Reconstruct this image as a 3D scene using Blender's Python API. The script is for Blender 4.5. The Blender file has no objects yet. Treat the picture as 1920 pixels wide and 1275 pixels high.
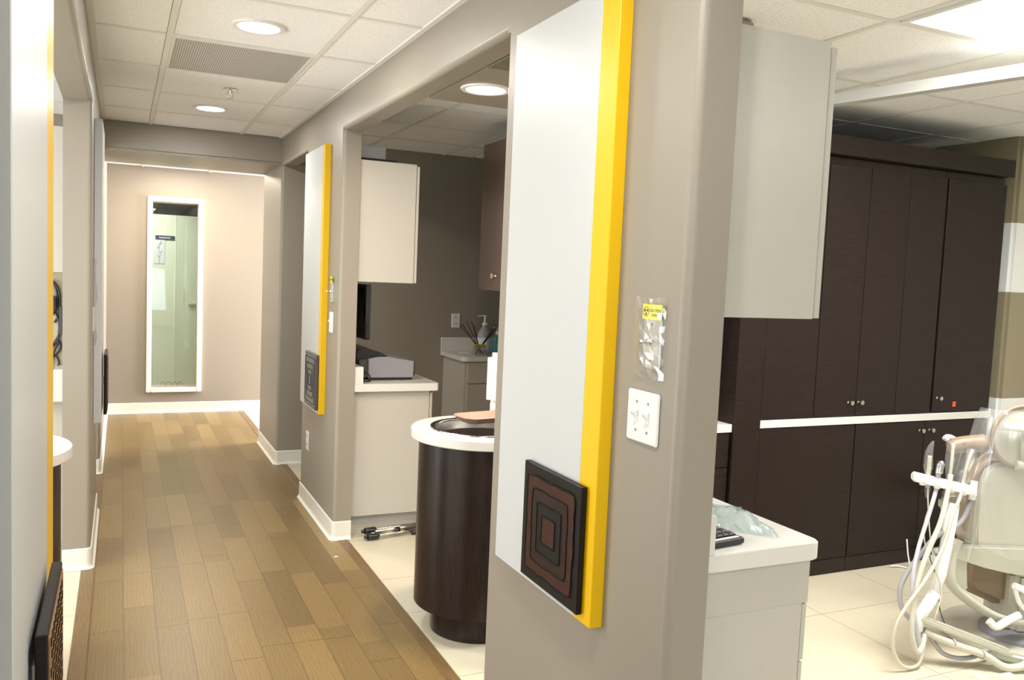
import bpy, bmesh, math, random
from mathutils import Vector, Matrix
random.seed(7)
S = bpy.context.scene
COL = S.collection

# ------------------------------------------------------------------ camera, world, exposure
H = 1.4861; RX = 1.0573; ZC = 2.408; ZH = 2.213
yaw, pit, rol, F = .4351, .0763, .0428, 1584.09
fwd = Vector((math.sin(yaw)*math.cos(pit), math.cos(yaw)*math.cos(pit), -math.sin(pit)))
rt = Vector((math.cos(yaw), -math.sin(yaw), 0)); up = rt.cross(fwd)
r2 = rt*math.cos(rol) + up*math.sin(rol); u2 = up*math.cos(rol) - rt*math.sin(rol)
cd = bpy.data.cameras.new('camera'); cam = bpy.data.objects.new('camera', cd); COL.objects.link(cam)
cd.sensor_width = 36; cd.lens = F*36/1920; cd.clip_start = .05
cam.matrix_world = Matrix(((r2.x, u2.x, -fwd.x, 0), (r2.y, u2.y, -fwd.y, 0), (r2.z, u2.z, -fwd.z, H), (0, 0, 0, 1)))
S.camera = cam
w = bpy.data.worlds.new('world'); S.world = w; w.use_nodes = True
w.node_tree.nodes['Background'].inputs[0].default_value = (.9, .95, 1, 1)
w.node_tree.nodes['Background'].inputs[1].default_value = .35
S.view_settings.view_transform = 'Standard'; S.view_settings.look = 'None'
S.view_settings.gamma = 1; S.view_settings.exposure = 0.54; S.view_settings.use_curve_mapping = False

def area(name, loc, size, power, color=(1, 1, 1), direction=(0, 0, -1), sy=None, spread=None, disk=False):
    l = bpy.data.lights.new(name, 'AREA'); l.energy = power; l.color = color; l.size = size
    if sy: l.shape = 'RECTANGLE'; l.size_y = sy
    if spread: l.spread = spread
    if disk: l.shape = 'DISK'
    o = bpy.data.objects.new(name, l); COL.objects.link(o); o.location = loc
    o.rotation_euler = Vector(direction).to_track_quat('-Z', 'Y').to_euler()
    return o
WARM = (1, .86, .68); NEUT = (1, .97, .92); COOL = (.84, .92, 1)
# ceiling fixtures out of view: lit troffers of the neighbouring bays and the corridor behind the camera
area('troffer_light_rear', (-.6, -1.2, 2.39), 1.2, 22, NEUT, sy=1.2)
area('troffer_light_left', (-1.9, .6, 2.39), 1.2, 20, NEUT, sy=1.2)
area('troffer_light_left_bay', (-1.7, 3.2, 2.39), 1.2, 30, NEUT, sy=.6)
area('troffer_light_treatment', (3.05, 1.84, 2.375), 1.2, 54, NEUT, sy=.6)
area('troffer_light_treatment_rear', (3.2, -.8, 2.39), 1.2, 25, NEUT, sy=.6)
area('window_daylight_hall', (4.2, 8.0, 1.5), 1.3, 270, (1, .955, .98), (-1, .12, -.05), sy=1.6)
area('window_daylight_left', (-3.4, .4, 1.3), 3.4, 60, (.97, .98, 1), (1, .1, .05), sy=1.8)
area('window_daylight_left_bay', (-3.4, 3.7, .95), 2.6, 95, (.97, .98, 1), (1, 0, .2), sy=1.8)
area('window_daylight_rear', (-.4, -2.9, 1.2), 2.6, 38, (.66, .83, 1), (.05, 1, .45), sy=1.8)
area('downlight_lamp', (.48, 3.49, 2.398), .14, 11, NEUT, disk=True)
area('downlight_lamp', (.48, 5.46, 2.398), .14, 11, NEUT, disk=True)
area('downlight_lamp', (.48, 1.2, 2.398), .14, 11, NEUT, disk=True)
area('downlight_lamp', (1.30, 3.14, 2.203), .14, 16, (1, .70, .48), disk=True)
area('hall_lamp', (.5, 8.1, 2.35), .5, 24, WARM)

# ------------------------------------------------------------------ materials
MATS = {}
def base(name):
    m = bpy.data.materials.new(name); m.use_nodes = True
    MATS[name] = m
    return m, m.node_tree.nodes, m.node_tree.links, m.node_tree.nodes['Principled BSDF']
def plain(name, col, rough=.5, metal=0, bump=0, scale=200, var=0, spec=.5, coat=0):
    m, N, L, b = base(name)
    b.inputs['Base Color'].default_value = (*col, 1); b.inputs['Roughness'].default_value = rough
    b.inputs['Metallic'].default_value = metal; b.inputs['Specular IOR Level'].default_value = spec
    b.inputs['Coat Weight'].default_value = coat
    tc = N.new('ShaderNodeTexCoord'); nz = N.new('ShaderNodeTexNoise'); nz.inputs['Scale'].default_value = scale
    nz.inputs['Detail'].default_value = 3
    L.new(tc.outputs['Object'], nz.inputs['Vector'])
    if var:
        mx = N.new('ShaderNodeMix'); mx.data_type = 'RGBA'
        mx.inputs[6].default_value = (*[c*(1-var) for c in col], 1); mx.inputs[7].default_value = (*[min(1, c*(1+var)) for c in col], 1)
        L.new(nz.outputs['Fac'], mx.inputs[0]); L.new(mx.outputs[2], b.inputs['Base Color'])
    if bump:
        bp = N.new('ShaderNodeBump'); bp.inputs['Strength'].default_value = bump; bp.inputs['Distance'].default_value = .002
        L.new(nz.outputs['Fac'], bp.inputs['Height']); L.new(bp.outputs[0], b.inputs['Normal'])
    return m
def emit(name, col, s):
    m, N, L, b = base(name)
    b.inputs['Base Color'].default_value = (.8, .8, .8, 1)
    b.inputs['Emission Color'].default_value = (*col, 1); b.inputs['Emission Strength'].default_value = s
    return m
def math_(N, L, op, a, b=None, c=None):
    n = N.new('ShaderNodeMath'); n.operation = op
    for i, v in enumerate((a, b, c)):
        if v is None: continue
        if isinstance(v, (int, float)): n.inputs[i].default_value = v
        else: L.new(v, n.inputs[i])
    return n.outputs[0]

PAINT = plain('taupe_paint', (.285, .255, .21), .42, bump=.12, scale=350)
PAINTD = plain('olive_paint', (.30, .27, .17), .5, bump=.1, scale=350)
WHITEP = plain('white_paint', (.82, .82, .80), .45, bump=.06, scale=300)
BASEB = plain('vinyl_base_white', (.74, .73, .66), .35)
LAMW = plain('white_laminate', (.49, .47, .42), .32, var=.03, scale=30)
TOPW = plain('white_solid_surface', (.68, .67, .63), .25, var=.02, scale=400)
ARTW = plain('panel_white', (.53, .55, .555), .38, bump=.03, scale=500)
YEL = plain('panel_yellow', (.78, .47, .0), .38, bump=.05, scale=500)
CREAM = plain('window_frame_cream', (.86, .85, .72), .35)
BLACKP = plain('black_plastic', (.012, .012, .013), .35)
GLOSSB = plain('black_gloss', (.006, .006, .007), .08, coat=.6)
GREYP = plain('grey_plastic', (.27, .27, .30), .4)
DKGREY = plain('dark_grey_plastic', (.06, .06, .06), .45)
SILV = plain('satin_nickel', (.62, .58, .50), .22, 1)
STEEL = plain('brushed_steel', (.78, .77, .75), .22, .9, bump=.1, scale=60)
CHROME = plain('chrome', (.7, .7, .72), .1, 1)
GRID = plain('ceiling_grid_metal', (.80, .79, .75), .5)
RAILM = plain('rail_paint', (.50, .50, .47), .4)
PLW = plain('white_plastic', (.80, .80, .78), .3)
CHW = plain('chair_plastic_ivory', (.50, .50, .42), .32)
HOSEW = plain('hose_ivory', (.56, .55, .46), .4)
HOSEG = plain('hose_grey', (.36, .36, .38), .4)
HOSEL = plain('hose_lavender', (.50, .50, .56), .4)
UPH = plain('chair_vinyl_tan', (.25, .18, .115), .4)
COPPER = plain('copper_tray', (.66, .42, .34), .3, .35)
PAPER = plain('paper_white', (.78, .80, .86), .7)
TAGY = plain('tag_yellow', (.86, .82, .03), .5)
INK = plain('ink_black', (.008, .008, .006), .7, spec=.1)
ORANGE = plain('sticker_orange', (.9, .10, .02), .5)
CARD = plain('beige_board', (.50, .45, .33), .7)
LEAF = plain('plant_leaf', (.012, .02, .01), .5)
LEAFY = plain('plant_yellow', (.40, .34, .04), .5)
TEAL = plain('teal_liquid', (.05, .25, .25), .15)
REED = plain('reed_dark', (.01, .012, .012), .6)
GOLD = plain('gold_bow', (.55, .36, .03), .4)
NAVY = plain('sign_navy', (.02, .03, .08), .4)
OAKD = plain('dark_seam', (.03, .015, .008), .6)
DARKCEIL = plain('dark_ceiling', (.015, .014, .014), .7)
PALEG = plain('pale_green_wall', (.72, .76, .62), .5)
CANW = emit('lamp_white', (1, 1, .95), 30)
CANO = emit('lamp_warm', (1, .85, .70), 12)
TROF = emit('troffer_diffuser', (1, 1, .97), 5)

def glassy(name, col=(1, 1, 1), gl=.12, rough=.08, tint=.0):
    m = bpy.data.materials.new(name); m.use_nodes = True; N = m.node_tree.nodes; L = m.node_tree.links
    N.remove(N['Principled BSDF']); out = N['Material Output']
    t = N.new('ShaderNodeBsdfTransparent'); t.inputs[0].default_value = (*col, 1)
    g = N.new('ShaderNodeBsdfGlossy'); g.inputs['Roughness'].default_value = rough; g.inputs['Color'].default_value = (1, 1, 1, 1)
    d = N.new('ShaderNodeBsdfDiffuse'); d.inputs[0].default_value = (.8, .8, .8, 1)
    a = N.new('ShaderNodeMixShader'); a.inputs[0].default_value = tint; L.new(t.outputs[0], a.inputs[1]); L.new(d.outputs[0], a.inputs[2])
    fr = N.new('ShaderNodeLayerWeight'); fr.inputs[0].default_value = .25
    k = math_(N, L, 'MULTIPLY_ADD', fr.outputs['Facing'], .38, gl)
    x = N.new('ShaderNodeMixShader'); L.new(k, x.inputs[0]); L.new(a.outputs[0], x.inputs[1]); L.new(g.outputs[0], x.inputs[2])
    L.new(x.outputs[0], out.inputs[0]); return m
GLASS = glassy('window_glass', (.94, .97, .93), .05, .02)
FILM = glassy('clear_plastic_film', (.96, .96, .96), .03, .14, .06)
COVERF = glassy('clear_cover_film', (.93, .93, .93), .07, .12, .13)
BLUEFILM = glassy('blue_plastic_film', (.86, .96, .98), .06, .2, .08)
JAR = glassy('clear_glass_jar', (.8, .82, .82), .15, .05, .15)
GEL = glassy('gel_bottle_plastic', (.6, .66, .66), .1, .1, .4)

def tilemat(name, col, sx, sy, ox, oy, grout=.004):
    m, N, L, b = base(name)
    tc = N.new('ShaderNodeTexCoord'); sp = N.new('ShaderNodeSeparateXYZ'); L.new(tc.outputs['Object'], sp.inputs[0])
    def line(o, s, off):
        v = math_(N, L, 'DIVIDE', math_(N, L, 'SUBTRACT', o, off), s)
        f = math_(N, L, 'PINGPONG', v, .5)
        return math_(N, L, 'LESS_THAN', f, grout/2/s)
    g = math_(N, L, 'MAXIMUM', line(sp.outputs[0], sx, ox), line(sp.outputs[1], sy, oy))
    nz = N.new('ShaderNodeTexNoise'); nz.inputs['Scale'].default_value = 5; L.new(tc.outputs['Object'], nz.inputs['Vector'])
    mx = N.new('ShaderNodeMix'); mx.data_type = 'RGBA'
    mx.inputs[6].default_value = (*[c*.95 for c in col], 1); mx.inputs[7].default_value = (*[c*1.04 for c in col], 1)
    L.new(nz.outputs['Fac'], mx.inputs[0])
    m2 = N.new('ShaderNodeMix'); m2.data_type = 'RGBA'; L.new(g, m2.inputs[0]); L.new(mx.outputs[2], m2.inputs[6])
    m2.inputs[7].default_value = (.30, .26, .17, 1); L.new(m2.outputs[2], b.inputs['Base Color'])
    b.inputs['Roughness'].default_value = .3
    return m
TILE0 = tilemat('cream_floor_tile', (.62, .575, .44), .595, .62, 2.927, 2.80)
TILE1 = tilemat('cream_floor_tile_passage', (.62, .575, .44), .61, .615, 1.75, 3.84)

def speckle(name, col):
    m, N, L, b = base(name)
    tc = N.new('ShaderNodeTexCoord')
    nz = N.new('ShaderNodeTexNoise'); nz.inputs['Scale'].default_value = 160; nz.inputs['Detail'].default_value = 5
    L.new(tc.outputs['Object'], nz.inputs['Vector'])
    r = N.new('ShaderNodeValToRGB'); r.color_ramp.elements[0].position = .32; r.color_ramp.elements[1].position = .5
    r.color_ramp.elements[0].color = (*[c*.82 for c in col], 1); r.color_ramp.elements[1].color = (*col, 1)
    L.new(nz.outputs['Fac'], r.inputs[0]); L.new(r.outputs[0], b.inputs['Base Color'])
    b.inputs['Roughness'].default_value = .9
    bp = N.new('ShaderNodeBump'); bp.inputs['Strength'].default_value = .3; bp.inputs['Distance'].default_value = .002
    L.new(nz.outputs['Fac'], bp.inputs['Height']); L.new(bp.outputs[0], b.inputs['Normal'])
    return m
CEIL = speckle('acoustic_tile', (.94, .945, .945))

def grille(name):
    m, N, L, b = base(name)
    tc = N.new('ShaderNodeTexCoord'); sp = N.new('ShaderNodeSeparateXYZ'); L.new(tc.outputs['Object'], sp.inputs[0])
    fx = math_(N, L, 'PINGPONG', math_(N, L, 'DIVIDE', sp.outputs[0], .0095), .5)
    fy = math_(N, L, 'PINGPONG', math_(N, L, 'DIVIDE', sp.outputs[1], .0095), .5)
    hole = math_(N, L, 'MULTIPLY', math_(N, L, 'GREATER_THAN', fx, .19), math_(N, L, 'GREATER_THAN', fy, .19))
    mx = N.new('ShaderNodeMix'); mx.data_type = 'RGBA'; L.new(hole, mx.inputs[0])
    mx.inputs[6].default_value = (.62, .60, .56, 1); mx.inputs[7].default_value = (.10, .095, .09, 1)
    L.new(mx.outputs[2], b.inputs['Base Color']); b.inputs['Roughness'].default_value = .5
    return m
GRILLE = grille('perforated_grille')

def oak(name):
    m, N, L, b = base(name)
    tc = N.new('ShaderNodeTexCoord'); sp = N.new('ShaderNodeSeparateXYZ'); L.new(tc.outputs['Object'], sp.inputs[0])
    X, Y = sp.outputs[0], sp.outputs[1]
    u = math_(N, L, 'DIVIDE', math_(N, L, 'SUBTRACT', X, .018), .1215); row = math_(N, L, 'FLOOR', u)
    wn = N.new('ShaderNodeTexWhiteNoise'); wn.noise_dimensions = '1D'; L.new(row, wn.inputs['W'])
    v = math_(N, L, 'DIVIDE', math_(N, L, 'MULTIPLY_ADD', wn.outputs['Value'], 7.3, Y), 1.35); pl = math_(N, L, 'FLOOR', v)
    cb = N.new('ShaderNodeCombineXYZ'); L.new(row, cb.inputs[0]); L.new(pl, cb.inputs[1])
    # each board of a row is cut in two at a random place
    wn2 = N.new('ShaderNodeTexWhiteNoise'); wn2.noise_dimensions = '2D'; L.new(cb.outputs[0], wn2.inputs['Vector'])
    cut = math_(N, L, 'MULTIPLY_ADD', wn2.outputs['Value'], .36, .32)
    fr = math_(N, L, 'FRACT', v); side = math_(N, L, 'GREATER_THAN', fr, cut); L.new(side, cb.inputs[2])
    wn3 = N.new('ShaderNodeTexWhiteNoise'); wn3.noise_dimensions = '3D'; L.new(cb.outputs[0], wn3.inputs['Vector'])
    tone = N.new('ShaderNodeValToRGB'); L.new(wn3.outputs['Value'], tone.inputs[0])
    e = tone.color_ramp.elements
    e[0].position = 0; e[0].color = (.150, .102, .040, 1); e[1].position = 1; e[1].color = (.235, .163, .066, 1)
    x = e.new(.35); x.color = (.175, .120, .047, 1); x = e.new(.7); x.color = (.20, .137, .055, 1)
    # grain
    off = math_(N, L, 'MULTIPLY', wn3.outputs['Value'], 40)
    cg = N.new('ShaderNodeCombineXYZ'); L.new(math_(N, L, 'ADD', math_(N, L, 'MULTIPLY', X, 14), off), cg.inputs[0]); L.new(math_(N, L, 'ADD', math_(N, L, 'MULTIPLY', Y, 2.2), off), cg.inputs[1])
    wv = N.new('ShaderNodeTexWave'); wv.inputs['Scale'].default_value = 1.6; wv.inputs['Distortion'].default_value = 9
    wv.inputs['Detail'].default_value = 3; wv.inputs['Detail Scale'].default_value = 1.2; L.new(cg.outputs[0], wv.inputs['Vector'])
    n2 = N.new('ShaderNodeTexNoise'); n2.inputs['Scale'].default_value = 9; n2.inputs['Detail'].default_value = 6; L.new(cg.outputs[0], n2.inputs['Vector'])
    g = math_(N, L, 'ADD', math_(N, L, 'MULTIPLY', wv.outputs['Fac'], .16), math_(N, L, 'MULTIPLY', n2.outputs['Fac'], .34))
    g = math_(N, L, 'ADD', g, .76)
    vm = N.new('ShaderNodeVectorMath'); vm.operation = 'SCALE'; L.new(tone.outputs[0], vm.inputs[0]); L.new(g, vm.inputs['Scale'])
    gx = math_(N, L, 'LESS_THAN', math_(N, L, 'PINGPONG', u, .5), .013)
    gy = math_(N, L, 'LESS_THAN', math_(N, L, 'PINGPONG', v, .5), .0022)
    gc = math_(N, L, 'LESS_THAN', math_(N, L, 'ABSOLUTE', math_(N, L, 'SUBTRACT', fr, cut)), .0022)
    gp = math_(N, L, 'MAXIMUM', gx, math_(N, L, 'MAXIMUM', gy, gc))
    mx = N.new('ShaderNodeMix'); mx.data_type = 'RGBA'; L.new(math_(N, L, 'MULTIPLY', gp, .7), mx.inputs[0]); L.new(vm.outputs[0], mx.inputs[6]); mx.inputs[7].default_value = (.07, .04, .02, 1)
    L.new(mx.outputs[2], b.inputs['Base Color']); b.inputs['Roughness'].default_value = .34
    b.inputs['Specular IOR Level'].default_value = .26
    bp = N.new('ShaderNodeBump'); bp.inputs['Strength'].default_value = .12; bp.inputs['Distance'].default_value = .002
    L.new(math_(N, L, 'SUBTRACT', n2.outputs['Fac'], gp), bp.inputs['Height']); L.new(bp.outputs[0], b.inputs['Normal'])
    return m
OAK = oak('oak_floor_boards')

def grain(name, c0, c1, axis='X', rough=.3, fine=60, coat=0, spec=.28):
    m, N, L, b = base(name)
    tc = N.new('ShaderNodeTexCoord'); mp = N.new('ShaderNodeMapping'); L.new(tc.outputs['Object'], mp.inputs[0])
    sc = {'X': (6, 6, 130), 'Y': (130, 4, 130), 'Z': (90, 90, 5)}[axis]; mp.inputs['Scale'].default_value = sc
    nz = N.new('ShaderNodeTexNoise'); nz.inputs['Scale'].default_value = 2.2; nz.inputs['Detail'].default_value = 4; L.new(mp.outputs[0], nz.inputs['Vector'])
    r = N.new('ShaderNodeValToRGB'); r.color_ramp.elements[0].position = .35; r.color_ramp.elements[1].position = .7
    r.color_ramp.elements[0].color = (*c0, 1); r.color_ramp.elements[1].color = (*c1, 1)
    L.new(nz.outputs['Fac'], r.inputs[0]); L.new(r.outputs[0], b.inputs['Base Color'])
    b.inputs['Roughness'].default_value = rough; b.inputs['Coat Weight'].default_value = coat
    b.inputs['Specular IOR Level'].default_value = spec
    bp = N.new('ShaderNodeBump'); bp.inputs['Strength'].default_value = .1; bp.inputs['Distance'].default_value = .001
    L.new(nz.outputs['Fac'], bp.inputs['Height']); L.new(bp.outputs[0], b.inputs['Normal'])
    return m
WENGE = grain('wenge_veneer', (.0095, .0055, .0042), (.023, .013, .010), 'X', .42)
WENGEV = grain('wenge_veneer_upright', (.012, .007, .006), (.026, .015, .012), 'Z', .28)
OAKT = grain('oak_transition_strip', (.13, .08, .034), (.20, .13, .055), 'Y', .35)
REDWOOD = grain('relief_wood_red', (.030, .010, .007), (.060, .020, .012), 'X', .45, spec=.2)
MIXWOOD = grain('relief_wood_mixed', (.014, .008, .007), (.034, .014, .010), 'X', .45, spec=.2)
BLACKW = grain('relief_wood_black', (.006, .005, .005), (.012, .010, .009), 'X', .45, spec=.2)
BROWNW = grain('relief_wood_brown', (.22, .12, .055), (.36, .20, .10), 'X', .45)

# ------------------------------------------------------------------ mesh helpers
def nb(): return bmesh.new()
def box(bm, x0, x1, y0, y1, z0, z1, bev=0, seg=2, mi=0):
    r = bmesh.ops.create_cube(bm, size=1)
    vs = r['verts']
    for v in vs:
        v.co = Vector(((x0+x1)/2 + v.co.x*(x1-x0), (y0+y1)/2 + v.co.y*(y1-y0), (z0+z1)/2 + v.co.z*(z1-z0)))
    fs = list({f for v in vs for f in v.link_faces})
    for f in fs: f.material_index = mi
    if bev:
        es = list({e for v in vs for e in v.link_edges})
        bmesh.ops.bevel(bm, geom=es, offset=bev, segments=seg, affect='EDGES', clamp_overlap=True)
    return bm
def catmull(pts, n=6):
    P = [Vector(p) for p in pts]
    if len(P) < 3: return P
    P = [P[0]*2-P[1]] + P + [P[-1]*2-P[-2]]; out = []
    for i in range(1, len(P)-2):
        a, b_, c, d = P[i-1:i+3]
        for k in range(n):
            t = k/n
            out.append(.5*((2*b_) + (c-a)*t + (2*a-5*b_+4*c-d)*t*t + (3*b_-a-3*c+d)*t**3))
    out.append(P[-2]); return out
def tube(bm, pts, r, n=8, smooth=True, closed=False, flat=1.0):
    P = catmull(pts) if smooth else [Vector(p) for p in pts]
    if closed: P = P[:-1]
    R = r if isinstance(r, (list, tuple)) else None
    rings = []; prev = None
    for i, p in enumerate(P):
        q = P[(i+1) % len(P)] if (closed or i < len(P)-1) else P[i]
        o = P[i-1] if (closed or i > 0) else P[i]
        t = (q-o).normalized()
        if prev is None:
            a = Vector((0, 0, 1)) if abs(t.z) < .9 else Vector((1, 0, 0)); s = t.cross(a).normalized()
        else:
            s = (prev - t*prev.dot(t)).normalized()
        prev = s; b2 = t.cross(s)
        rr = r if R is None else R[0] + (R[1]-R[0])*i/max(1, len(P)-1)
        rings.append([bm.verts.new(p + s*math.cos(2*math.pi*k/n)*rr + b2*math.sin(2*math.pi*k/n)*rr*flat) for k in range(n)])
    m = len(rings)
    for i in range(m if closed else m-1):
        A, B = rings[i], rings[(i+1) % m]
        for k in range(n):
            f = bm.faces.new((A[k], A[(k+1) % n], B[(k+1) % n], B[k])); f.smooth = True
    if not closed:
        bm.faces.new(rings[0][::-1]); bm.faces.new(rings[-1])
    return bm
def lathe(bm, prof, n=32, c=(0, 0, 0), axis='Z', cap=True):
    rings = []
    for r, h in prof:
        ring = []
        for k in range(n):
            a = 2*math.pi*k/n; x, y = r*math.cos(a), r*math.sin(a)
            v = {'Z': (x, y, h), 'X': (h, x, y), 'Y': (x, h, y)}[axis]
            ring.append(bm.verts.new(Vector(c)+Vector(v)))
        rings.append(ring)
    for A, B in zip(rings, rings[1:]):
        for k in range(n):
            f = bm.faces.new((A[k], A[(k+1) % n], B[(k+1) % n], B[k])); f.smooth = True
    if cap:
        bm.faces.new(rings[0][::-1]); bm.faces.new(rings[-1])
    return bm
def prism(bm, poly, d, bev=0, seg=2, mi=0):
    """closed polygon of 3D points extruded by the vector d"""
    d = Vector(d); A = [bm.verts.new(Vector(p)) for p in poly]; B = [bm.verts.new(Vector(p)+d) for p in poly]
    n = len(A); fs = [bm.faces.new(A), bm.faces.new(B[::-1])]
    for i in range(n): fs.append(bm.faces.new((A[i], B[i], B[(i+1) % n], A[(i+1) % n])))
    for f in fs: f.material_index = mi
    if bev:
        es = list({e for f in fs[:2] for e in f.edges})
        bmesh.ops.bevel(bm, geom=es, offset=bev, segments=seg, affect='EDGES', clamp_overlap=True)
    return bm
def obj(name, bm, mats, parent=None, loc=None, smooth=None):
    bmesh.ops.recalc_face_normals(bm, faces=bm.faces)
    me = bpy.data.meshes.new(name); 
    if loc:
        for v in bm.verts: v.co -= Vector(loc)
    bm.to_mesh(me); bm.free()
    for m in (mats if isinstance(mats, (list, tuple)) else [mats]): me.materials.append(m)
    if smooth:
        for p in me.polygons: p.use_smooth = True
        me.set_sharp_from_angle(angle=math.radians(smooth))
    o = bpy.data.objects.new(name, me); COL.objects.link(o)
    if loc: o.location = loc
    if parent:
        o.parent = parent
        if not loc: o.matrix_parent_inverse = Matrix.Translation(-parent_loc(parent))
    return o
def parent_loc(p):
    v = Vector((0, 0, 0))
    while p: v += p.location + (p.matrix_parent_inverse.translation if p.parent else Vector()); p = p.parent
    return v
def thing(name, label, cat, loc, group=None):
    o = bpy.data.objects.new(name, None); COL.objects.link(o); o.location = loc; o.empty_display_size = .05
    o['label'] = label; o['category'] = cat
    if group: o['group'] = group
    return o
def tag(o, label, cat, group=None):
    o['label'] = label; o['category'] = cat
    if group: o['group'] = group
    return o
def struct(o, label=None):
    o['kind'] = 'structure'
    if label: o['label'] = label
    return o

# ------------------------------------------------------------------ floor
bm = nb(); box(bm, -.105, 1.085, -3, 8.85, -.05, 0); struct(obj('floor', bm, OAK), 'brown oak board floor running down the corridor')
bm = nb(); box(bm, 1.14, 6.5, -3, 3.45, -.05, -.001)
struct(obj('floor', bm, TILE0), 'cream tile floor of the treatment room on the right')
bm = nb(); box(bm, 1.14, 6.5, 3.45, 9.0, -.05, -.001)
struct(obj('floor', bm, TILE1), 'cream tile floor of the second bay behind the sink column')
bm = nb(); box(bm, -3.5, -.165, -3, 9.0, -.05, -.001); struct(obj('floor', bm, TILE1), 'cream tile floor left of the corridor boards')
bm = nb(); box(bm, 1.085, 1.14, -3, 8.85, -.05, .003, .003, 1); struct(obj('trim', bm, OAKT), 'oak border strip along the right of the boards'); 
bm = nb(); box(bm, -.165, -.105, -3, 8.85, -.05, .003, .003, 1); struct(obj('trim', bm, OAKT), 'oak border strip along the left of the boards')
for i, o in enumerate([o for o in COL.objects if o.name.startswith('trim')]): o.name = 'trim_%d' % (i+1)

# ------------------------------------------------------------------ walls
def comb_wall(name, x0, x1, zh, segs, spans, lab, R=.020):
    """x0 is the corridor face; segs are the standing pieces (ya, yb, round_a, round_b), spans the headers between them"""
    bm = nb(); sg = 1 if x1 > x0 else -1; top = ZC+.02; n = 7
    for ya, yb, ra, rb in segs:
        P = [(x1, ya)]
        P += [(x0+sg*R-sg*R*math.sin(k*math.pi/2/n), ya+R-R*math.cos(k*math.pi/2/n)) for k in range(n+1)] if ra else [(x0, ya)]
        P += [(x0+sg*R-sg*R*math.cos(k*math.pi/2/n), yb-R+R*math.sin(k*math.pi/2/n)) for k in range(n+1)] if rb else [(x0, yb)]
        P += [(x1, yb)]
        zt = zh if (ra or rb) else top
        prism(bm, [(x, y, 0) for x, y in P], (0, 0, zt))
        if zt < top: box(bm, *sorted((x0, x1)), ya, yb, zh, top)
    for ya, yb in spans:
        P = [(x1, zh)] + [(x0+sg*R-sg*R*math.sin(k*math.pi/2/n), zh+R-R*math.cos(k*math.pi/2/n)) for k in range(n+1)] + [(x0, top), (x1, top)]
        prism(bm, [(x, ya, z) for x, z in P], (0, yb-ya, 0))
    return struct(obj(name, bm, PAINT), lab)
comb_wall('wall_right', RX, RX+.1, ZH, [(-3, -1.6, 0, 1), (1.432, 2.392, 1, 1), (4.495, 5.43, 1, 1), (6.38, 7.225, 1, 1)], [(-1.6, 1.432), (2.392, 4.495), (5.43, 6.38)],
          'taupe corridor wall on the right with three wide openings')
comb_wall('wall_left', -.125, -.245, 2.2, [(4.41, 5.45, 1, 1), (6.38, 9.0, 1, 0)], [(1.9, 4.41), (5.45, 6.38)], 'taupe corridor wall on the left beyond the first opening')
bm = nb(); box(bm, -.267, -.147, .55, 1.95, 0, ZC+.02, .015, 3); struct(obj('wall_left_near', bm, PAINT), 'taupe wall end behind the nearest white panel')
bm = nb(); box(bm, -.14, RX+.02, 6.38, 7.225, 2.217, ZC+.02, .018, 6); struct(obj('beam', bm, PAINT), 'taupe beam crossing the corridor before the end wall')
# back wall of the second bay, runs on from the corridor pillar
bm = nb(); box(bm, RX+.1, 4.8, 6.38, 6.50, 0, ZC+.02); struct(obj('wall_back', bm, PAINT), 'taupe rear wall of the second bay')
# divider between the bays (behind the dark cabinets) and the side wall with stripes
bm = nb(); box(bm, 2.56, 4.70, 3.98, 4.10, 0, ZC+.02); struct(obj('wall_divider', bm, PAINT), 'divider wall behind the dark cabinets')
bm = nb(); box(bm, 2.44, 2.56, 3.98, 5.0, 0, ZC+.02); struct(obj('wall_bay_side', bm, PAINT), 'side wall of the second bay behind the brown cabinet')
def striped(name, x0, x1, y0, y1, lab):
    bm = nb()
    zs = [0, .875, 1.513, 1.915, ZC+.02]
    o = struct(obj(name, box(bm, x0, x1, y0, y1, 0, ZC+.02, .02, 6), PAINTD), lab)
    m = o.data.materials[0].copy(); m.name = 'striped_paint'; o.data.materials[0] = m
    N = m.node_tree.nodes; L = m.node_tree.links; b = N['Principled BSDF']
    tc = N.new('ShaderNodeTexCoord'); sp = N.new('ShaderNodeSeparateXYZ'); L.new(tc.outputs['Object'], sp.inputs[0]); z = sp.outputs[2]
    band = math_(N, L, 'MULTIPLY', math_(N, L, 'GREATER_THAN', z, 1.513), math_(N, L, 'LESS_THAN', z, 1.915))
    low = math_(N, L, 'MULTIPLY', math_(N, L, 'LESS_THAN', z, .885), math_(N, L, 'GREATER_THAN', z, .3))
    mx = N.new('ShaderNodeMix'); mx.data_type = 'RGBA'; L.new(math_(N, L, 'MAXIMUM', band, low), mx.inputs[0])
    mx.inputs[6].default_value = (.30, .26, .17, 1); mx.inputs[7].default_value = (.82, .84, .82, 1)
    L.new(mx.outputs[2], b.inputs['Base Color'])
striped('wall_striped', 4.70, 6.5, 3.27, 4.10, 'olive wall with white bands right of the dark cabinets')
# outer walls of the place
for nme, a in {'wall_outer_right': (6.5, 6.6, -3, 9), 'wall_outer_left': (-3.6, -3.5, -3, 9), 'wall_rear': (-3.5, 6.5, -3.1, -3)}.items():
    bm = nb(); box(bm, a[0], a[1], a[2], a[3], 0, ZC+.02); struct(obj(nme, bm, WHITEP))
# left bay cross wall seen past the corridor wall
bm = nb(); box(bm, -3.5, -.245, 6.38, 6.5, 0, ZC+.02); struct(obj('wall_left_back', bm, PAINT), 'taupe rear wall of the left bay')
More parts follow.
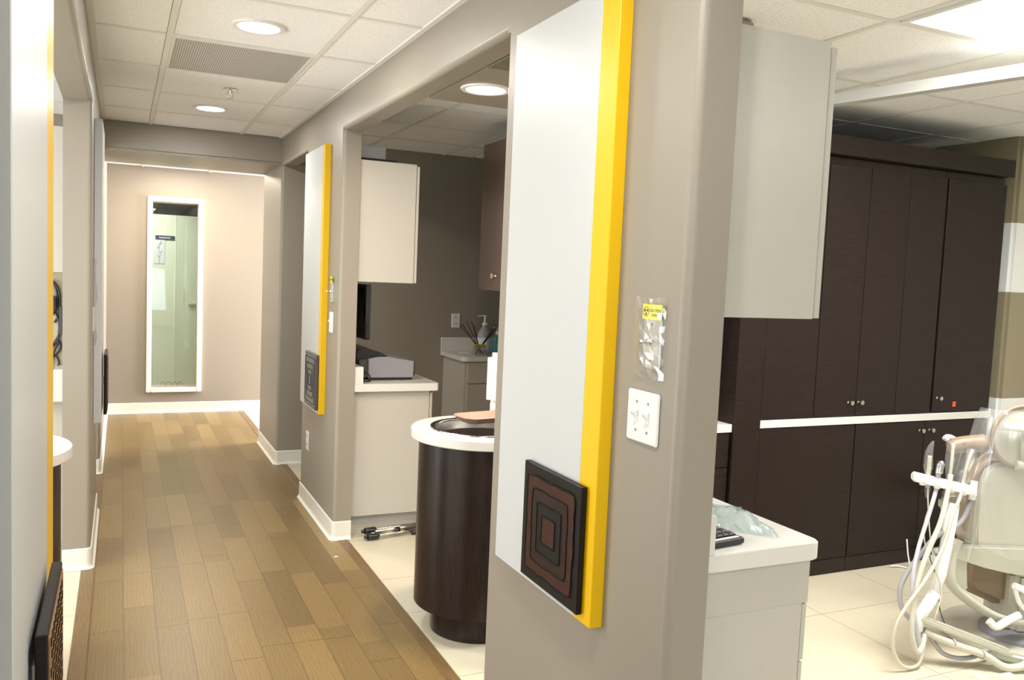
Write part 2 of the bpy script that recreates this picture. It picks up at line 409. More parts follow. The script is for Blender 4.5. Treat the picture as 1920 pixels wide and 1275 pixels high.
# end wall with a window hole
wx0, wx1, wz0, wz1 = .262, .680, .262, 2.04
bm = nb()
box(bm, -.4, wx0, 8.85, 8.97, 0, ZC+.02); box(bm, wx1, 6.5, 8.85, 8.97, 0, ZC+.02)
box(bm, wx0, wx1, 8.85, 8.97, 0, wz0); box(bm, wx0, wx1, 8.85, 8.97, wz1, ZC+.02)
struct(obj('wall_end', bm, PAINT), 'tan end wall around the tall narrow window')
# window: frame, pane
def frame_bm(x0, x1, z0, z1, y0, y1, wd, bev):
    bm = nb()
    box(bm, x0, x0+wd, y0, y1, z0, z1, bev); box(bm, x1-wd, x1, y0, y1, z0, z1, bev)
    box(bm, x0+wd*.9, x1-wd*.9, y0, y1, z0, z0+wd, bev); box(bm, x0+wd*.9, x1-wd*.9, y0, y1, z1-wd, z1, bev)
    return bm
win = thing('window_1', 'tall narrow cream framed window in the end wall', 'window', (.475, 8.83, .2)); win['kind'] = 'structure'
bm = frame_bm(.224, .728, .205, 2.095, 8.82, 8.99, .046, .006)
obj('window_frame', bm, CREAM, win)
bm = nb(); box(bm, .262, .69, 8.93, 8.936, .245, 2.06); obj('pane', bm, GLASS, win)
# the room behind the window: pale green partition with a door, dark ceiling above
bm = nb(); box(bm, -.6, 2.0, 10.35, 10.45, 0, 2.0); struct(obj('wall_far_room', bm, PALEG), 'pale green partition seen through the tall window')
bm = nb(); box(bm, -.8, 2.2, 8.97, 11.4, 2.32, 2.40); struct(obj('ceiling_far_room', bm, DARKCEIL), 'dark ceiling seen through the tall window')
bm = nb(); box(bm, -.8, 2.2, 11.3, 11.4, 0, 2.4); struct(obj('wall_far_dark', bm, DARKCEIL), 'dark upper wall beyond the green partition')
bm = nb(); box(bm, -.8, 2.2, 8.97, 11.3, -.05, 0); struct(obj('floor_far_room', bm, TILE1))
area('far_room_lamp', (.1, 9.7, 2.28), .5, 17, NEUT)

# ------------------------------------------------------------------ base boards
def skirting(name, path, lab, side=1):
    """path: xy points; the board stands on the side given by its normal, with a toe"""
    prof = [(0, 0), (.018, 0), (.018, .003), (.009, .012), (.006, .022), (.006, .099), (.003, .103), (0, .103)]
    bm = nb(); P = [Vector((x, y, 0)) for x, y in path]; rings = []
    for i, p in enumerate(P):
        ns = []
        if i > 0: d = (P[i]-P[i-1]).normalized(); ns.append(Vector((d.y, -d.x, 0))*side)
        if i < len(P)-1: d = (P[i+1]-P[i]).normalized(); ns.append(Vector((d.y, -d.x, 0))*side)
        n = ns[0] if len(ns) == 1 else (ns[0]+ns[1])/(1+ns[0].dot(ns[1]))
        rings.append([bm.verts.new(p + n*a + Vector((0, 0, z))) for a, z in prof])
    for A, B in zip(rings, rings[1:]):
        for k in range(len(prof)):
            bm.faces.new((A[k], A[(k+1) % len(prof)], B[(k+1) % len(prof)], B[k]))
    bm.faces.new(rings[0]); bm.faces.new(rings[-1][::-1])
    return struct(obj(name, bm, BASEB), lab)
def arc(cx, cy, r, a0, a1, n=4): return [(cx+r*math.cos(math.radians(a0+(a1-a0)*k/n)), cy+r*math.sin(math.radians(a0+(a1-a0)*k/n))) for k in range(n+1)]
R_ = .018
skirting('baseboard_right', [(RX+.1, 4.495)] + arc(RX+R_, 4.495+R_, R_, 270, 180) + [(RX, 5.43)], 'white base around the middle right wall end', -1)
skirting('baseboard_right_far', [(1.75, 6.38)] + arc(RX+R_, 6.38+R_, R_, 270, 180) + [(RX, 7.225)], 'white base around the far right pillar', -1)
skirting('baseboard_end', [(-.12, 8.85), (3.5, 8.85)], 'white base along the end wall', 1)
skirting('baseboard_left', [(-.245, 4.41)] + arc(-.125-R_, 4.41+R_, R_, 270, 360) + [(-.125, 5.45)], 'white base around the left wall end', 1)
skirting('baseboard_left_far', [(-.245, 6.38)] + arc(-.125-R_, 6.38+R_, R_, 270, 360) + [(-.125, 8.84)], 'white base around the far left wall end', 1)
skirting('baseboard_right_near', [(RX+.1, 1.432)] + arc(RX+R_, 1.432+R_, R_, 270, 180) + [(RX, 2.392)], 'white base around the nearest right wall end', -1)

# ------------------------------------------------------------------ ceilings (tiles on a metal grid)
def ceiling(name, x0, x1, y0, y1, gx, gy, lab, skip=()):
    bm = nb()
    box(bm, x0, x1, y0, y1, ZC+.012, ZC+.04, mi=0)
    hw = .0125
    for x in gx:
        if x0 < x < x1: box(bm, x-hw, x+hw, y0, y1, ZC-.001, ZC+.014, mi=1)
    for y in gy:
        if y0 < y < y1: box(bm, x0, x1, y-hw, y+hw, ZC, ZC+.014, mi=1)
    xs = sorted([x0]+[x for x in gx if x0 < x < x1]+[x1]); ys = sorted([y0]+[y for y in gy if y0 < y < y1]+[y1])
    for a, b_ in zip(xs, xs[1:]):
        for c, d in zip(ys, ys[1:]):
            if any(a < sx < b_ and c < sy < d for sx, sy in skip): continue
            if b_-a < .05 or d-c < .05: continue
            box(bm, a+hw+.002, b_-hw-.002, c+hw+.002, d-hw-.002, ZC+.003, ZC+.012, mi=0)
    return struct(obj(name, bm, [CEIL, GRID]), lab)
rows = [3.162 + .6588*k for k in range(-10, 6)]
cc = ceiling('ceiling', -.125, RX, -3, 6.38, [.175, .773], rows, 'white tile ceiling above the corridor', skip=[(.48, 4.15)])
bm = nb(); box(bm, -.125, -.098, -3, 6.38, ZC-.002, ZC+.014); box(bm, RX-.022, RX, -3, 6.38, ZC-.002, ZC+.014); struct(obj('trim_3', bm, GRID), 'pale metal edge angle along the corridor ceiling')
ceiling('ceiling', RX+.1, 2.56, 3.46, 6.38, [1.68+.62*k for k in range(-3, 8)], [5.21+.63*k for k in range(-4, 5)], 'tile ceiling of the second bay behind the sink')
ceiling('ceiling', 2.56, 6.5, 4.1, 6.38, [3.5, 4.1, 4.7], [4.6, 5.21, 5.84], 'tile ceiling behind the divider wall')
ceiling('ceiling', RX+.1, 6.5, -3, 3.98, [2.39+.643*k for k in range(-2, 8)], [2.17+.69*k for k in range(-8, 5)], 'tile ceiling of the treatment room on the right', skip=[(2.7, 1.9), (3.3, 1.9)])
ceiling('ceiling', -3.5, -.245, -3, 6.38, [-.6-.6*k for k in range(6)], [3.2+.66*k for k in range(-10, 6)], 'tile ceiling of the bays on the left')
ZC = 2.366
ceiling('ceiling', -.245, 6.5, 7.235, 8.85, [.18, .78, 1.4, 2.0, 2.6], [7.9, 8.5], 'tile ceiling in front of the end wall')
ZC = 2.408
# dropped soffit over the sink in the second opening
bm = nb(); box(bm, RX+.1, 2.0, 2.40, 3.46, ZH, ZC, .012, 3)
struct(obj('ceiling_soffit', bm, PAINT), 'dropped taupe soffit over the round sink with a warm lamp')

# ceiling fittings
def downlight(x, y, z, mat, label):
    t = thing('downlight', label, 'ceiling light', (x, y, z), 'recessed round ceiling lights')
    bm = nb(); lathe(bm, [(.072, .012), (.074, .0), (.080, -.006), (.098, -.006), (.101, 0), (.101, .012)], 40, (x, y, z), cap=False); obj('trim_ring', bm, PLW, t, smooth=40)
    bm = nb(); lathe(bm, [(.0735, -.004), (.0735, .002)], 40, (x, y, z)); obj('lamp', bm, mat, t)
downlight(.48, 3.49, ZC, CANW, 'bright round recessed light in the corridor ceiling, nearer of two')
downlight(.48, 5.46, ZC, CANW, 'bright round recessed light in the corridor ceiling beyond the sprinkler')
downlight(1.30, 3.14, ZH, CANO, 'warm round recessed light in the soffit over the sink')
bm = nb(); box(bm, .19, .762, 3.836, 4.466, ZC-.002, ZC+.011)
t = thing('return_air_vent', 'grey perforated square air grille in the corridor ceiling', 'vent', (.476, 4.15, ZC))
obj('grille_panel', bm, GRILLE, t)
bm = nb(); 
for a in ((.188, .764, 3.833, 3.845), (.188, .764, 4.457, 4.469), (.188, .197, 3.845, 4.457), (.755, .764, 3.845, 4.457)): box(bm, a[0], a[1], a[2], a[3], ZC-.004, ZC+.002)
obj('grille_frame', bm, GRID, t)
bm = nb(); box(bm, 1.162, 1.40, 2.50, 2.80, ZH-.005, ZH+.002, .002, 1); tag(obj('soffit_vent', bm, plain('vent_olive', (.16, .15, .10), .5)), 'dark flat vent plate in the soffit over the sink', 'vent')
t = thing('sprinkler', 'small metal fire sprinkler below the corridor ceiling', 'sprinkler', (.521, 4.812, ZC))
bm = nb(); lathe(bm, [(.0, .0), (.036, .0), (.036, -.003), (.012, -.007), (.008, -.02), (.0, -.02)], 24, (.521, 4.812, ZC), cap=False); obj('escutcheon', bm, CHROME, t, smooth=40)
bm = nb(); tube(bm, [(.509, 4.812, ZC-.018), (.506, 4.812, ZC-.032), (.519, 4.812, ZC-.047)], .0025, 6); tube(bm, [(.533, 4.812, ZC-.018), (.536, 4.812, ZC-.032), (.523, 4.812, ZC-.047)], .0025, 6); obj('frame_arms', bm, CHROME, t)
bm = nb(); lathe(bm, [(.003, -.046), (.016, -.047), (.016, -.049), (.003, -.049)], 16, (.521, 4.812, ZC)); obj('deflector', bm, CHROME, t)
# troffer
t = thing('troffer_light', 'large bright rectangular ceiling light over the dental chair', 'ceiling light', (3.05, 1.84, ZC))
bm = nb(); 
X0, X1, Y0, Y1 = 2.415, 3.69, 1.50, 2.15
for a in ((X0, X1, Y0, Y0+.02), (X0, X1, Y1-.02, Y1), (X0, X0+.02, Y0+.02, Y1-.02), (X1-.02, X1, Y0+.02, Y1-.02)): box(bm, *a, ZC-.006, ZC+.01, .002, 1)
obj('frame', bm, PLW, t)
bm = nb(); box(bm, X0+.02, X1-.02, Y0+.02, Y1-.02, ZC-.002, ZC+.002); obj('diffuser', bm, TROF, t)
# overhead white rail for the operatory light
t = thing('ceiling_track', 'long white rail hanging below the ceiling right of the white wall cabinet', 'rail', (2.85, 2.4, ZC))
bm = nb(); prism(bm, [(2.62, 3.45, 2.275), (2.675, 3.46, 2.275), (2.675, 3.46, 2.32), (2.62, 3.45, 2.32)], (.36, -1.66, 0), .01, 3); obj('beam', bm, RAILM, t)
for k in (.03, .85): bm = nb(); box(bm, 2.63+.36*k, 2.67+.36*k, 3.43-1.66*k, 3.47-1.66*k, 2.32, ZC, .004, 1); obj('mount', bm, PLW, t)

# ------------------------------------------------------------------ wall panels with relief plaques
def wall_panel(xf, xw, y0, y1, yel0, yel1, label, group='white and yellow wall panels'):
    t = thing('wall_panel', label, 'wall panel', (xw, (y0+y1)/2, .65), group)
    a, b_ = min(xf, xw), max(xf, xw)
    if yel0 <= y0+.001: w0, w1 = yel1, y1
    else: w0, w1 = y0, yel0
    bm = nb(); box(bm, a, b_, w0, w1, .65, 2.17, .0015, 1); obj('white_face', bm, ARTW, t)
    bm = nb(); box(bm, a, b_, yel0, yel1, .65, 2.17, .0015, 1); obj('yellow_edge', bm, YEL, t)
def plaque(x_face, sgn, y0, z0, s, style, label):
    """square wooden relief; sgn -1: faces -X, +1 faces +X"""
    th = .016; y1, z1 = y0+s, z0+s
    t = thing('relief_plaque', label, 'plaque', (x_face, y0+s/2, z0), 'square wooden relief plaques')
    bm = nb(); box(bm, *sorted((x_face, x_face-sgn*th)), y0, y1, z0, z1, .002, 1); obj('board', bm, BLACKW if style == 'red' else (DKGREY if style == 'grey' else BLACKW), t)
    cy, cz = y0+s/2, z0+s/2; x = x_face+sgn*.0004
    def ring(h, w, seed, mat, nm):
        random.seed(seed); pts = []
        for k in range(40):
            q = k/40*4; i = int(q); f = q-i
            c = [(-1, -1), (1, -1), (1, 1), (-1, 1), (-1, -1)]
            p = Vector((0, c[i][0]*(1-f)+c[i+1][0]*f, c[i][1]*(1-f)+c[i+1][1]*f))
            l = (abs(p.y)**24+abs(p.z)**24)**(1/24); p = p/l
            p *= h*(1+random.uniform(-.02, .02)); pts.append((x, cy+p.y, cz+p.z))
        bm = nb(); tube(bm, pts+[pts[0]], w, 6, smooth=False, closed=True); obj(nm, bm, mat, t)
    lev = [0]
    def fill(h, mat, nm='inlay'):
        lev[0] += 1; e = .0012 + .0007*lev[0]
        pts = [(x_face+sgn*e, cy+h*a*q, cz+h*b_*r) for a, b_, q, r in ((-1, -1, .98, 1), (-1, -1, 1, .98), (-1, 1, 1, .98), (-1, 1, .98, 1), (1, 1, .98, 1), (1, 1, 1, .98), (1, -1, 1, .98), (1, -1, .98, 1))]
        bm = nb(); prism(bm, pts, (-sgn*(e+.003), 0, 0)); obj(nm, bm, mat, t)
        return e
    if style == 'red':
        for i, (h, m) in enumerate(((.41, REDWOOD), (.31, MIXWOOD), (.21, BLACKW), (.115, REDWOOD))):
            e = fill(s*h, m); x = x_face+sgn*e; ring(s*h, .0021, 3+i, INK, 'groove')
    elif style == 'grey':
        fill(s*.46, plain('relief_grey', (.10, .095, .10), .35))
        x = x_face+sgn*.0021
        for i, h in enumerate((.42, .31, .20, .10)): ring(s*h, .0022, 13+i, INK, 'groove')
    else:
        fill(s*.47, BROWNW); x = x_face+sgn*.002
        bm = nb(); nrow = 13
        for r in range(nrow):
            for c in range(9):
                yy = y0+s*(.08+.84*(c+.5*(r % 2)*.9)/9); zz = z0+s*(.07+.86*r/(nrow-1))
                box(bm, x-.0006, x+.0012, yy, yy+.006, zz-.006, zz+.006)
        obj('slots', bm, INK, t)
wall_panel(RX-.035, RX, 1.691, 2.255, 1.691, 1.772, 'large white panel with yellow edge on the nearest right wall, above a light switch')
wall_panel(RX-.035, RX, 4.762, 5.31, 4.762, 4.815, 'white panel with yellow edge on the middle right wall, beside the open doorway')
wall_panel(-.112, -.147, 1.11, 1.75, 1.61, 1.75, 'white panel with thin yellow edge at the far left of the frame')
wall_panel(-.088, -.124, 4.72, 5.28, 5.22, 5.28, 'white panel seen edge-on on the far left corridor wall')
plaque(RX-.053, -1, 1.727, .672, .315, 'red', 'black and dark red square plaque of nested squares, nearest on the right')
plaque(RX-.053, -1, 4.775, .672, .315, 'grey', 'grey square plaque of nested outlines on the smaller white panel')
plaque(-.088, 1, 1.28, .652, .315, 'brown', 'black-edged brown plaque with slots at the lower left edge')
plaque(-.064, 1, 4.86, .668, .315, 'brown', 'dark plaque seen edge-on on the far left panel')
for x0, x1, yy, zz in ((RX-.037, RX-.035, 0, 0),): pass
# spacers that hold the plaques off the panels
def spacer(par, x0, x1, y, z):
    bm = nb(); box(bm, x0, x1, y-.02, y+.02, z-.02, z+.02); obj('standoff', bm, STEEL, par)
PL = [o for o in COL.objects if o.name.startswith('relief_plaque')]
for o, (a, b_, y, z) in zip(PL, ((RX-.038, RX-.034, 1.885, .83), (RX-.038, RX-.034, 4.93, .83), (-.113, -.103, 1.36, .88), (-.089, -.079, 5.0, .83))): spacer(o, a, b_, y, z)

# ------------------------------------------------------------------ switches, tags, outlets
def toggle(par, x, y, z, s=-1):
    bm = nb(); box(bm, x+s*.0005, x+s*.003, y-.005, y+.005, z-.013, z+.013); obj('slot', bm, PLW, par)
    bm = nb(); prism(bm, [(x, y-.004, z+.004), (x+s*.014, y-.004, z+.014), (x+s*.016, y-.004, z+.009), (x, y-.004, z-.006)], (0, .008, 0)); obj('lever', bm, PLW, par)
def switch(x, y0, y1, z0, z1, n, label, s=-1):
    t = thing('light_switch', label, 'light switch', (x, (y0+y1)/2, z0), 'white toggle light switches')
    bm = nb(); box(bm, *sorted((x, x+s*.006)), y0, y1, z0, z1, .003, 2); obj('plate', bm, PLW, t)
    for k in range(n):
        yy = y0 + (y1-y0)*((k+.5)/n if n == 1 else (.32 + .36*k))
        toggle(t, x+s*.006, yy, (z0+z1)/2, s)
        for dz in (-.032, .032):
            bm = nb(); lathe(bm, [(.0035, 0), (.0035, s*.0012)], 10, (x+s*.0058, yy, (z0+z1)/2+dz), 'X'); obj('screw', bm, GREYP, t)
switch(RX, 1.500, 1.622, 1.127, 1.243, 2, 'white double toggle switch on the nearest right wall')
switch(RX, 4.60, 4.685, 1.128, 1.243, 1, 'white single toggle switch beside the smaller panel')
def text_mesh(txt, size, mat, origin, xdir, zdir, name='lettering', parent=None):
    cu = bpy.data.curves.new(name, 'FONT'); cu.body = txt; cu.size = size; cu.align_x = 'CENTER'; cu.extrude = .0002
    o = bpy.data.objects.new(name, cu); COL.objects.link(o)
    me = o.to_mesh().copy(); me.name = name; bpy.data.objects.remove(o)
    xd, zd = Vector(xdir).normalized(), Vector(zdir).normalized(); nd = xd.cross(zd)
    for v in me.vertices: v.co = Vector(origin) + xd*v.co.x + zd*v.co.y + nd*v.co.z
    me.materials.clear(); me.materials.append(mat)
    r = bpy.data.objects.new(name, me); COL.objects.link(r)
    if parent: r.parent = parent; r.matrix_parent_inverse = Matrix.Translation(-parent_loc(parent))
    return r
def xray_switch(y0, y1, z0, label, plastic=True):
    y1_, t = y1, thing('warning_switch', label, 'switch', (RX, (y0+y1)/2, z0), 'steel switches with yellow caution tags')
    x = RX; ym = (y0+y1)/2; zt = z0+.115
    bm = nb(); box(bm, x-.008, x, y0, y1, z0, zt, .004, 2); obj('plate', bm, STEEL, t)
    bm = nb(); lathe(bm, [(.008, 0), (.008, -.004), (.0045, -.005), (.0035, -.016), (.005, -.026), (.0, -.026)], 14, (x-.008, ym+.004, z0+.06), 'X', cap=False); obj('toggle_stem', bm, CHROME, t)
    for dz in (.02, .098):
        bm = nb(); lathe(bm, [(.003, 0), (.003, -.0012)], 10, (x-.0075, ym, z0+dz), 'X'); obj('screw', bm, DKGREY, t)
    bm = nb(); box(bm, x-.0105, x-.0075, y0-.002, y1+.002, zt-.007, zt+.026, .0006, 1); tg = obj('caution_tag', bm, TAGY, t)
    # trefoil and wording; the tag reads from the corridor, so its x axis runs towards -Y
    o = (x-.0108, ym-.013, zt+.010)
    text_mesh('CAUTION', .0095, INK, o, (0, -1, 0), (0, 0, 1), 'lettering', tg)
    text_mesh('X-RAY', .0085, INK, (o[0], o[1], o[2]-.0095), (0, -1, 0), (0, 0, 1), 'lettering', tg)
    bm = nb(); c = Vector((x-.0108, ym+.021, zt+.0098))
    def wedge(a):
        pts = [c + Vector((0, math.cos(math.radians(a+b_))*r, math.sin(math.radians(a+b_))*r)) for r, b_ in ((.0025, -30), (.0075, -30), (.0085, 0), (.0075, 30), (.0025, 30))]
        prism(bm, pts, (-.0003, 0, 0))
    for a in (270, 30, 150): wedge(a)
    pts = [c + Vector((0, .0105*math.cos(k*math.pi/12), .0105*math.sin(k*math.pi/12))) for k in range(25)]
    tube(bm, pts, .0005, 5, smooth=False, closed=True)
    obj('warning_symbol', bm, INK, tg)
    if plastic:
        bm = nb(); random.seed(4); nx, nz = 9, 12; g = []
        for i in range(nx+1):
            g.append([bm.verts.new((x-.006-.014*math.sin(math.pi*i/nx)*math.sin(math.pi*j/nz)-random.uniform(0, .004), y0-.016+(y1-y0+.05)*i/nx+random.uniform(-.003, .003), z0-.02+.175*j/nz+random.uniform(-.003, .003))) for j in range(nz+1)])
        for i in range(nx):
            for j in range(nz): bm.faces.new((g[i][j], g[i+1][j], g[i+1][j+1], g[i][j+1]))
        tag(obj('plastic_film', bm, FILM), 'clear crinkled plastic film taped over the yellow-tagged steel switch', 'plastic film')
xray_switch(1.505, 1.572, 1.295, 'steel switch with yellow caution tag on the nearest right wall')
xray_switch(4.62, 4.665, 1.295, 'small steel switch with yellow tag on the middle right wall', False)
def outlet(y=None, label='', axis='X', x=None, z0=0, w_=.072, h=.115):
    n = -1
    t = thing('wall_outlet', label, 'outlet', (x, y, z0), 'white wall outlets')
    if axis == 'X':
        B = lambda a, b_, c, d, e, f: (x-f, x-e, y+a, y+b_, z0+c, z0+d)
    else:
        B = lambda a, b_, c, d, e, f: (x+a, x+b_, y-f, y-e, z0+c, z0+d)
    bm = nb(); box(bm, *B(-w_/2, w_/2, 0, h, 0, .006), .002, 1); obj('plate', bm, PLW, t)
    for k in (.28, .72):
        bm = nb(); box(bm, *B(-.016, .016, h*k-.013, h*k+.013, .005, .0085), .004, 2); rc = obj('receptacle', bm, PLW, t)
        bm = nb(); box(bm, *B(-.008, -.005, h*k-.004, h*k+.006, .008, .0092)); box(bm, *B(.005, .008, h*k-.004, h*k+.006, .008, .0092)); obj('slots', bm, INK, rc)
outlet(5.21, 'white outlet low on the middle right wall', 'X', RX, .355)
outlet(6.38, 'white outlet on the dark rear wall behind the reed diffuser', 'Y', 2.455, 1.045)
# switches on the far left wall, seen edge on
tL = thing('light_switch', 'light switch seen edge-on on the far left wall end', 'light switch', (-.125, 4.56, 1.1), 'white toggle light switches')
bm = nb(); box(bm, -.125, -.118, 4.53, 4.60, 1.13, 1.245, .002, 1); obj('plate', bm, PLW, tL)
bm = nb(); random.seed(9); g = []
for i in range(6): g.append([bm.verts.new((-.124+.022*math.sin(math.pi*i/5)*random.uniform(.4, 1), 4.50+.13*i/5, 1.06+.42*j/9+random.uniform(-.01, .01))) for j in range(10)])
for i in range(5):
    for j in range(9): bm.faces.new((g[i][j], g[i+1][j], g[i+1][j+1], g[i][j+1]))
tag(obj('plastic_film', bm, FILM), 'clear plastic film over the switches on the far left wall', 'plastic film')

# ------------------------------------------------------------------ near white units behind the first wall end
def knob(par, p, d, r=.013, mat=None):
    """round cabinet knob at p pointing along d ('-Y' or '-X')"""
    bm = nb(); ax = d[1]; s = -1
    lathe(bm, [(r*.62, 0), (r*.5, s*.003), (r*.36, s*.008), (r*.36, s*.014), (r*.9, s*.018), (r, s*.023), (r*.9, s*.028), (r*.4, s*.030), (0.0005, s*.0302)], 20, p, ax, cap=False)
    return obj('knob', bm, mat or SILV, par, smooth=50)
t = thing('wall_cabinet', 'white laminate wall cabinet beside the nearest wall end', 'wall cabinet', (1.3, 1.9, 1.416), 'white laminate wall cabinets')
bm = nb(); box(bm, RX+.101, 1.428, 1.455, 2.38, 1.416, 2.032, .0015, 1); obj('body', bm, LAMW, t)
bm = nb(); box(bm, 1.431, 1.449, 1.458, 1.915, 1.418, 2.022, .001, 1); box(bm, 1.431, 1.449, 1.919, 2.378, 1.418, 2.022, .001, 1); obj('door', bm, LAMW, t)
t = thing('base_cabinet', 'white laminate desk unit below the near counter', 'base cabinet', (1.3, 1.9, 0), 'white laminate base cabinets')
bm = nb(); box(bm, RX+.101, 1.480, 1.462, 2.38, .745, .852, .001, 1); box(bm, RX+.101, 1.463, 1.462, 2.38, .08, .745, .001, 1); obj('body', bm, LAMW, t)
bm = nb(); box(bm, 1.465, 1.4785, 1.463, 1.92, .605, .742, .001, 1); obj('drawer', bm, LAMW, t)
bm = nb(); box(bm, 1.465, 1.477, 1.463, 1.92, .085, .60, .001, 1); obj('door', bm, LAMW, t)
bm = nb(); box(bm, RX+.101, 1.40, 1.50, 2.38, 0, .08); obj('plinth', bm, LAMW, t)
def rounded_top(x0, x1, y0, y1, z0, z1, r, corners, bev=.002):
    P = []
    for (cx, cy, a) in ((x0, y0, 180), (x1, y0, 270), (x1, y1, 0), (x0, y1, 90)):
        if (cx, cy) in corners:
            ox = cx + (r if cx == x0 else -r); oy = cy + (r if cy == y0 else -r)
            for k in range(9): P.append((ox+r*math.cos(math.radians(a+90*k/8)), oy+r*math.sin(math.radians(a+90*k/8)), z0))
        else: P.append((cx, cy, z0))
    return prism(nb(), P, (0, 0, z1-z0), bev, 2)
t = thing('countertop', 'white countertop with rounded corner in front of the dark cabinets', 'countertop', (1.3, 1.9, .853), 'white countertops')
obj('top', rounded_top(RX+.101, 1.502, 1.447, 2.38, .853, .893, .03, [(1.502, 1.447)]), TOPW, t)
bm = nb(); box(bm, RX+.101, 1.186, 1.449, 2.38, .893, .982, .001, 1); obj('backsplash', bm, TOPW, t)
# keyboard
t = thing('keyboard', 'black computer keyboard on the near white countertop', 'keyboard', (1.25, 1.52, .893))
kc = Vector((1.303, 1.478, .893)); ax = Vector((-.985, -.17, 0)).normalized(); ay = Vector((.10, .995, 0)).normalized(); ay = Vector((-ax.y, ax.x, 0))*-1
ay = Vector((.17, -.985, 0)); ax = Vector((0, 1, 0))
# the keyboard lies along the wall; its short end faces the corridor
K0 = Vector((1.192, 1.478, .894)); ka = Vector((1, .13, 0)).normalized(); kb = Vector((-ka.y, ka.x, 0))
def kbox(bm, a0, a1, b0, b1, c0, c1, bev=0):
    pts = [K0+ka*a0+kb*b0+Vector((0, 0, c0)), K0+ka*a1+kb*b0+Vector((0, 0, c0)), K0+ka*a1+kb*b1+Vector((0, 0, c0)), K0+ka*a0+kb*b1+Vector((0, 0, c0))]
    prism(bm, pts, (0, 0, c1-c0), bev, 1)
bm = nb(); kbox(bm, 0, .112, 0, .43, 0, .016, .003); obj('case', bm, BLACKP, t)
bm = nb(); kbox(bm, .0, .100, .004, .012, .016, .0185, .0008); obj('trim_strip', bm, PLW, t)
for r in range(5):
    for c in range(17):
        bm = nb(); kbox(bm, .006+r*.0195, .0235+r*.0195, .018+c*.0238, .039+c*.0238, .0155, .0225, .002)
        kk = obj('key', bm, DKGREY, t)
# crumpled blue-tinted plastic bag
bm = nb(); random.seed(21); g = []; nx, ny = 16, 10
pa = [(1.325, 1.60), (1.42, 1.495), (1.486, 1.70), (1.39, 1.80)]
for i in range(nx+1):
    rowv = []
    for j in range(ny+1):
        u_, v_ = i/nx, j/ny
        x = (1-u_)*(1-v_)*pa[0][0]+u_*(1-v_)*pa[1][0]+u_*v_*pa[2][0]+(1-u_)*v_*pa[3][0]
        y = (1-u_)*(1-v_)*pa[0][1]+u_*(1-v_)*pa[1][1]+u_*v_*pa[2][1]+(1-u_)*v_*pa[3][1]
        e = math.sin(math.pi*u_)*math.sin(math.pi*v_)
        rowv.append(bm.verts.new((x+random.uniform(-.006, .006), y+random.uniform(-.006, .006), .896+.022*e+random.uniform(0, .012)*(e > .05))))
    g.append(rowv)
for i in range(nx):
    for j in range(ny): bm.faces.new((g[i][j], g[i+1][j], g[i+1][j+1], g[i][j+1])).smooth = True
tag(obj('plastic_bag', bm, BLUEFILM), 'crumpled pale blue plastic bag lying beside the keyboard', 'plastic bag')

# ------------------------------------------------------------------ dark cabinet run in the treatment room
YD = 3.20
def cab_door(par, x0, x1, z0, z1, kn=None, th=.018):
    bm = nb(); box(bm, x0+.001, x1-.001, YD, YD+th, z0, z1, .0012, 1); d = obj('door', bm, WENGE, par)
    if kn: knob(d, (kn[0], YD, kn[1]), '-Y')
    return d
tall = thing('tall_cabinet', 'dark wood upper cabinets with a pair of round knobs', 'cabinet', (3.5, YD+.3, .83))
bm = nb(); box(bm, 2.846, 4.038, YD+.02, 3.975, .832, 2.147); obj('body', bm, WENGEV, tall)
cab_door(tall, 2.848, 3.187, .834, 2.107); cab_door(tall, 3.189, 3.472, .834, 2.107, (3.424, .905)); cab_door(tall, 3.474, 3.760, .834, 2.107, (3.494, .905)); cab_door(tall, 3.762, 4.030, .834, 2.107)
side = thing('tall_cabinet', 'narrow dark wood upper cabinet with one knob and an orange sticker', 'cabinet', (4.27, YD+.3, .83))
bm = nb(); box(bm, 4.042, 4.515, YD+.02, 3.975, .832, 2.147); obj('body', bm, WENGEV, side)
cab_door(side, 4.046, 4.512, .836, 2.107, (4.083, .914))
bm = nb(); box(bm, 4.208, 4.232, YD-.0022, YD-.0004, .862, .890, .0004, 1); st = obj('sticker', bm, ORANGE, side)
text_mesh('0', .018, plain('sticker_dark', (.25, .03, .02), .6), (4.22, YD-.0024, .8695), (1, 0, 0), (0, 0, 1), 'lettering', st)
cr = nb(); box(cr, 2.30, 4.52, YD-.035, 3.975, 2.15, 2.243, .002, 1)
tag(obj('crown_board', cr, WENGE), 'dark wood board capping the tall dark cabinets', 'cornice board')
bm = nb(); box(bm, 2.680, 2.843, YD-.006, 3.975, 0, 2.147, .0015, 1); tag(obj('filler_panel', bm, WENGE), 'tall dark wood upright panel dividing the dark cabinets from the black recess', 'panel')
t = thing('base_cabinet', 'dark wood lower cabinet with a plain door beside the upright panel', 'base cabinet', (3.16, YD+.3, 0), 'dark wood lower cabinets')
bm = nb(); box(bm, 2.846, 3.483, YD+.02, 3.975, .075, .788); obj('body', bm, WENGEV, t); cab_door(t, 2.848, 3.483, .082, .785)
bm = nb(); box(bm, 2.846, 3.483, YD+.004, 3.9, 0, .078); obj('plinth', bm, WENGEV, t)
t = thing('base_cabinet', 'dark wood lower cabinet with two knobbed doors behind the dental chair', 'base cabinet', (4.0, YD+.3, 0), 'dark wood lower cabinets')
bm = nb(); box(bm, 3.487, 4.515, YD+.02, 3.975, .075, .788); obj('body', bm, WENGEV, t)
cab_door(t, 3.488, 4.000, .082, .785, (3.966, .738)); cab_door(t, 4.002, 4.513, .082, .785, (4.042, .738))
bm = nb(); box(bm, 3.487, 4.515, YD+.004, 3.9, 0, .078); obj('plinth', bm, WENGEV, t)
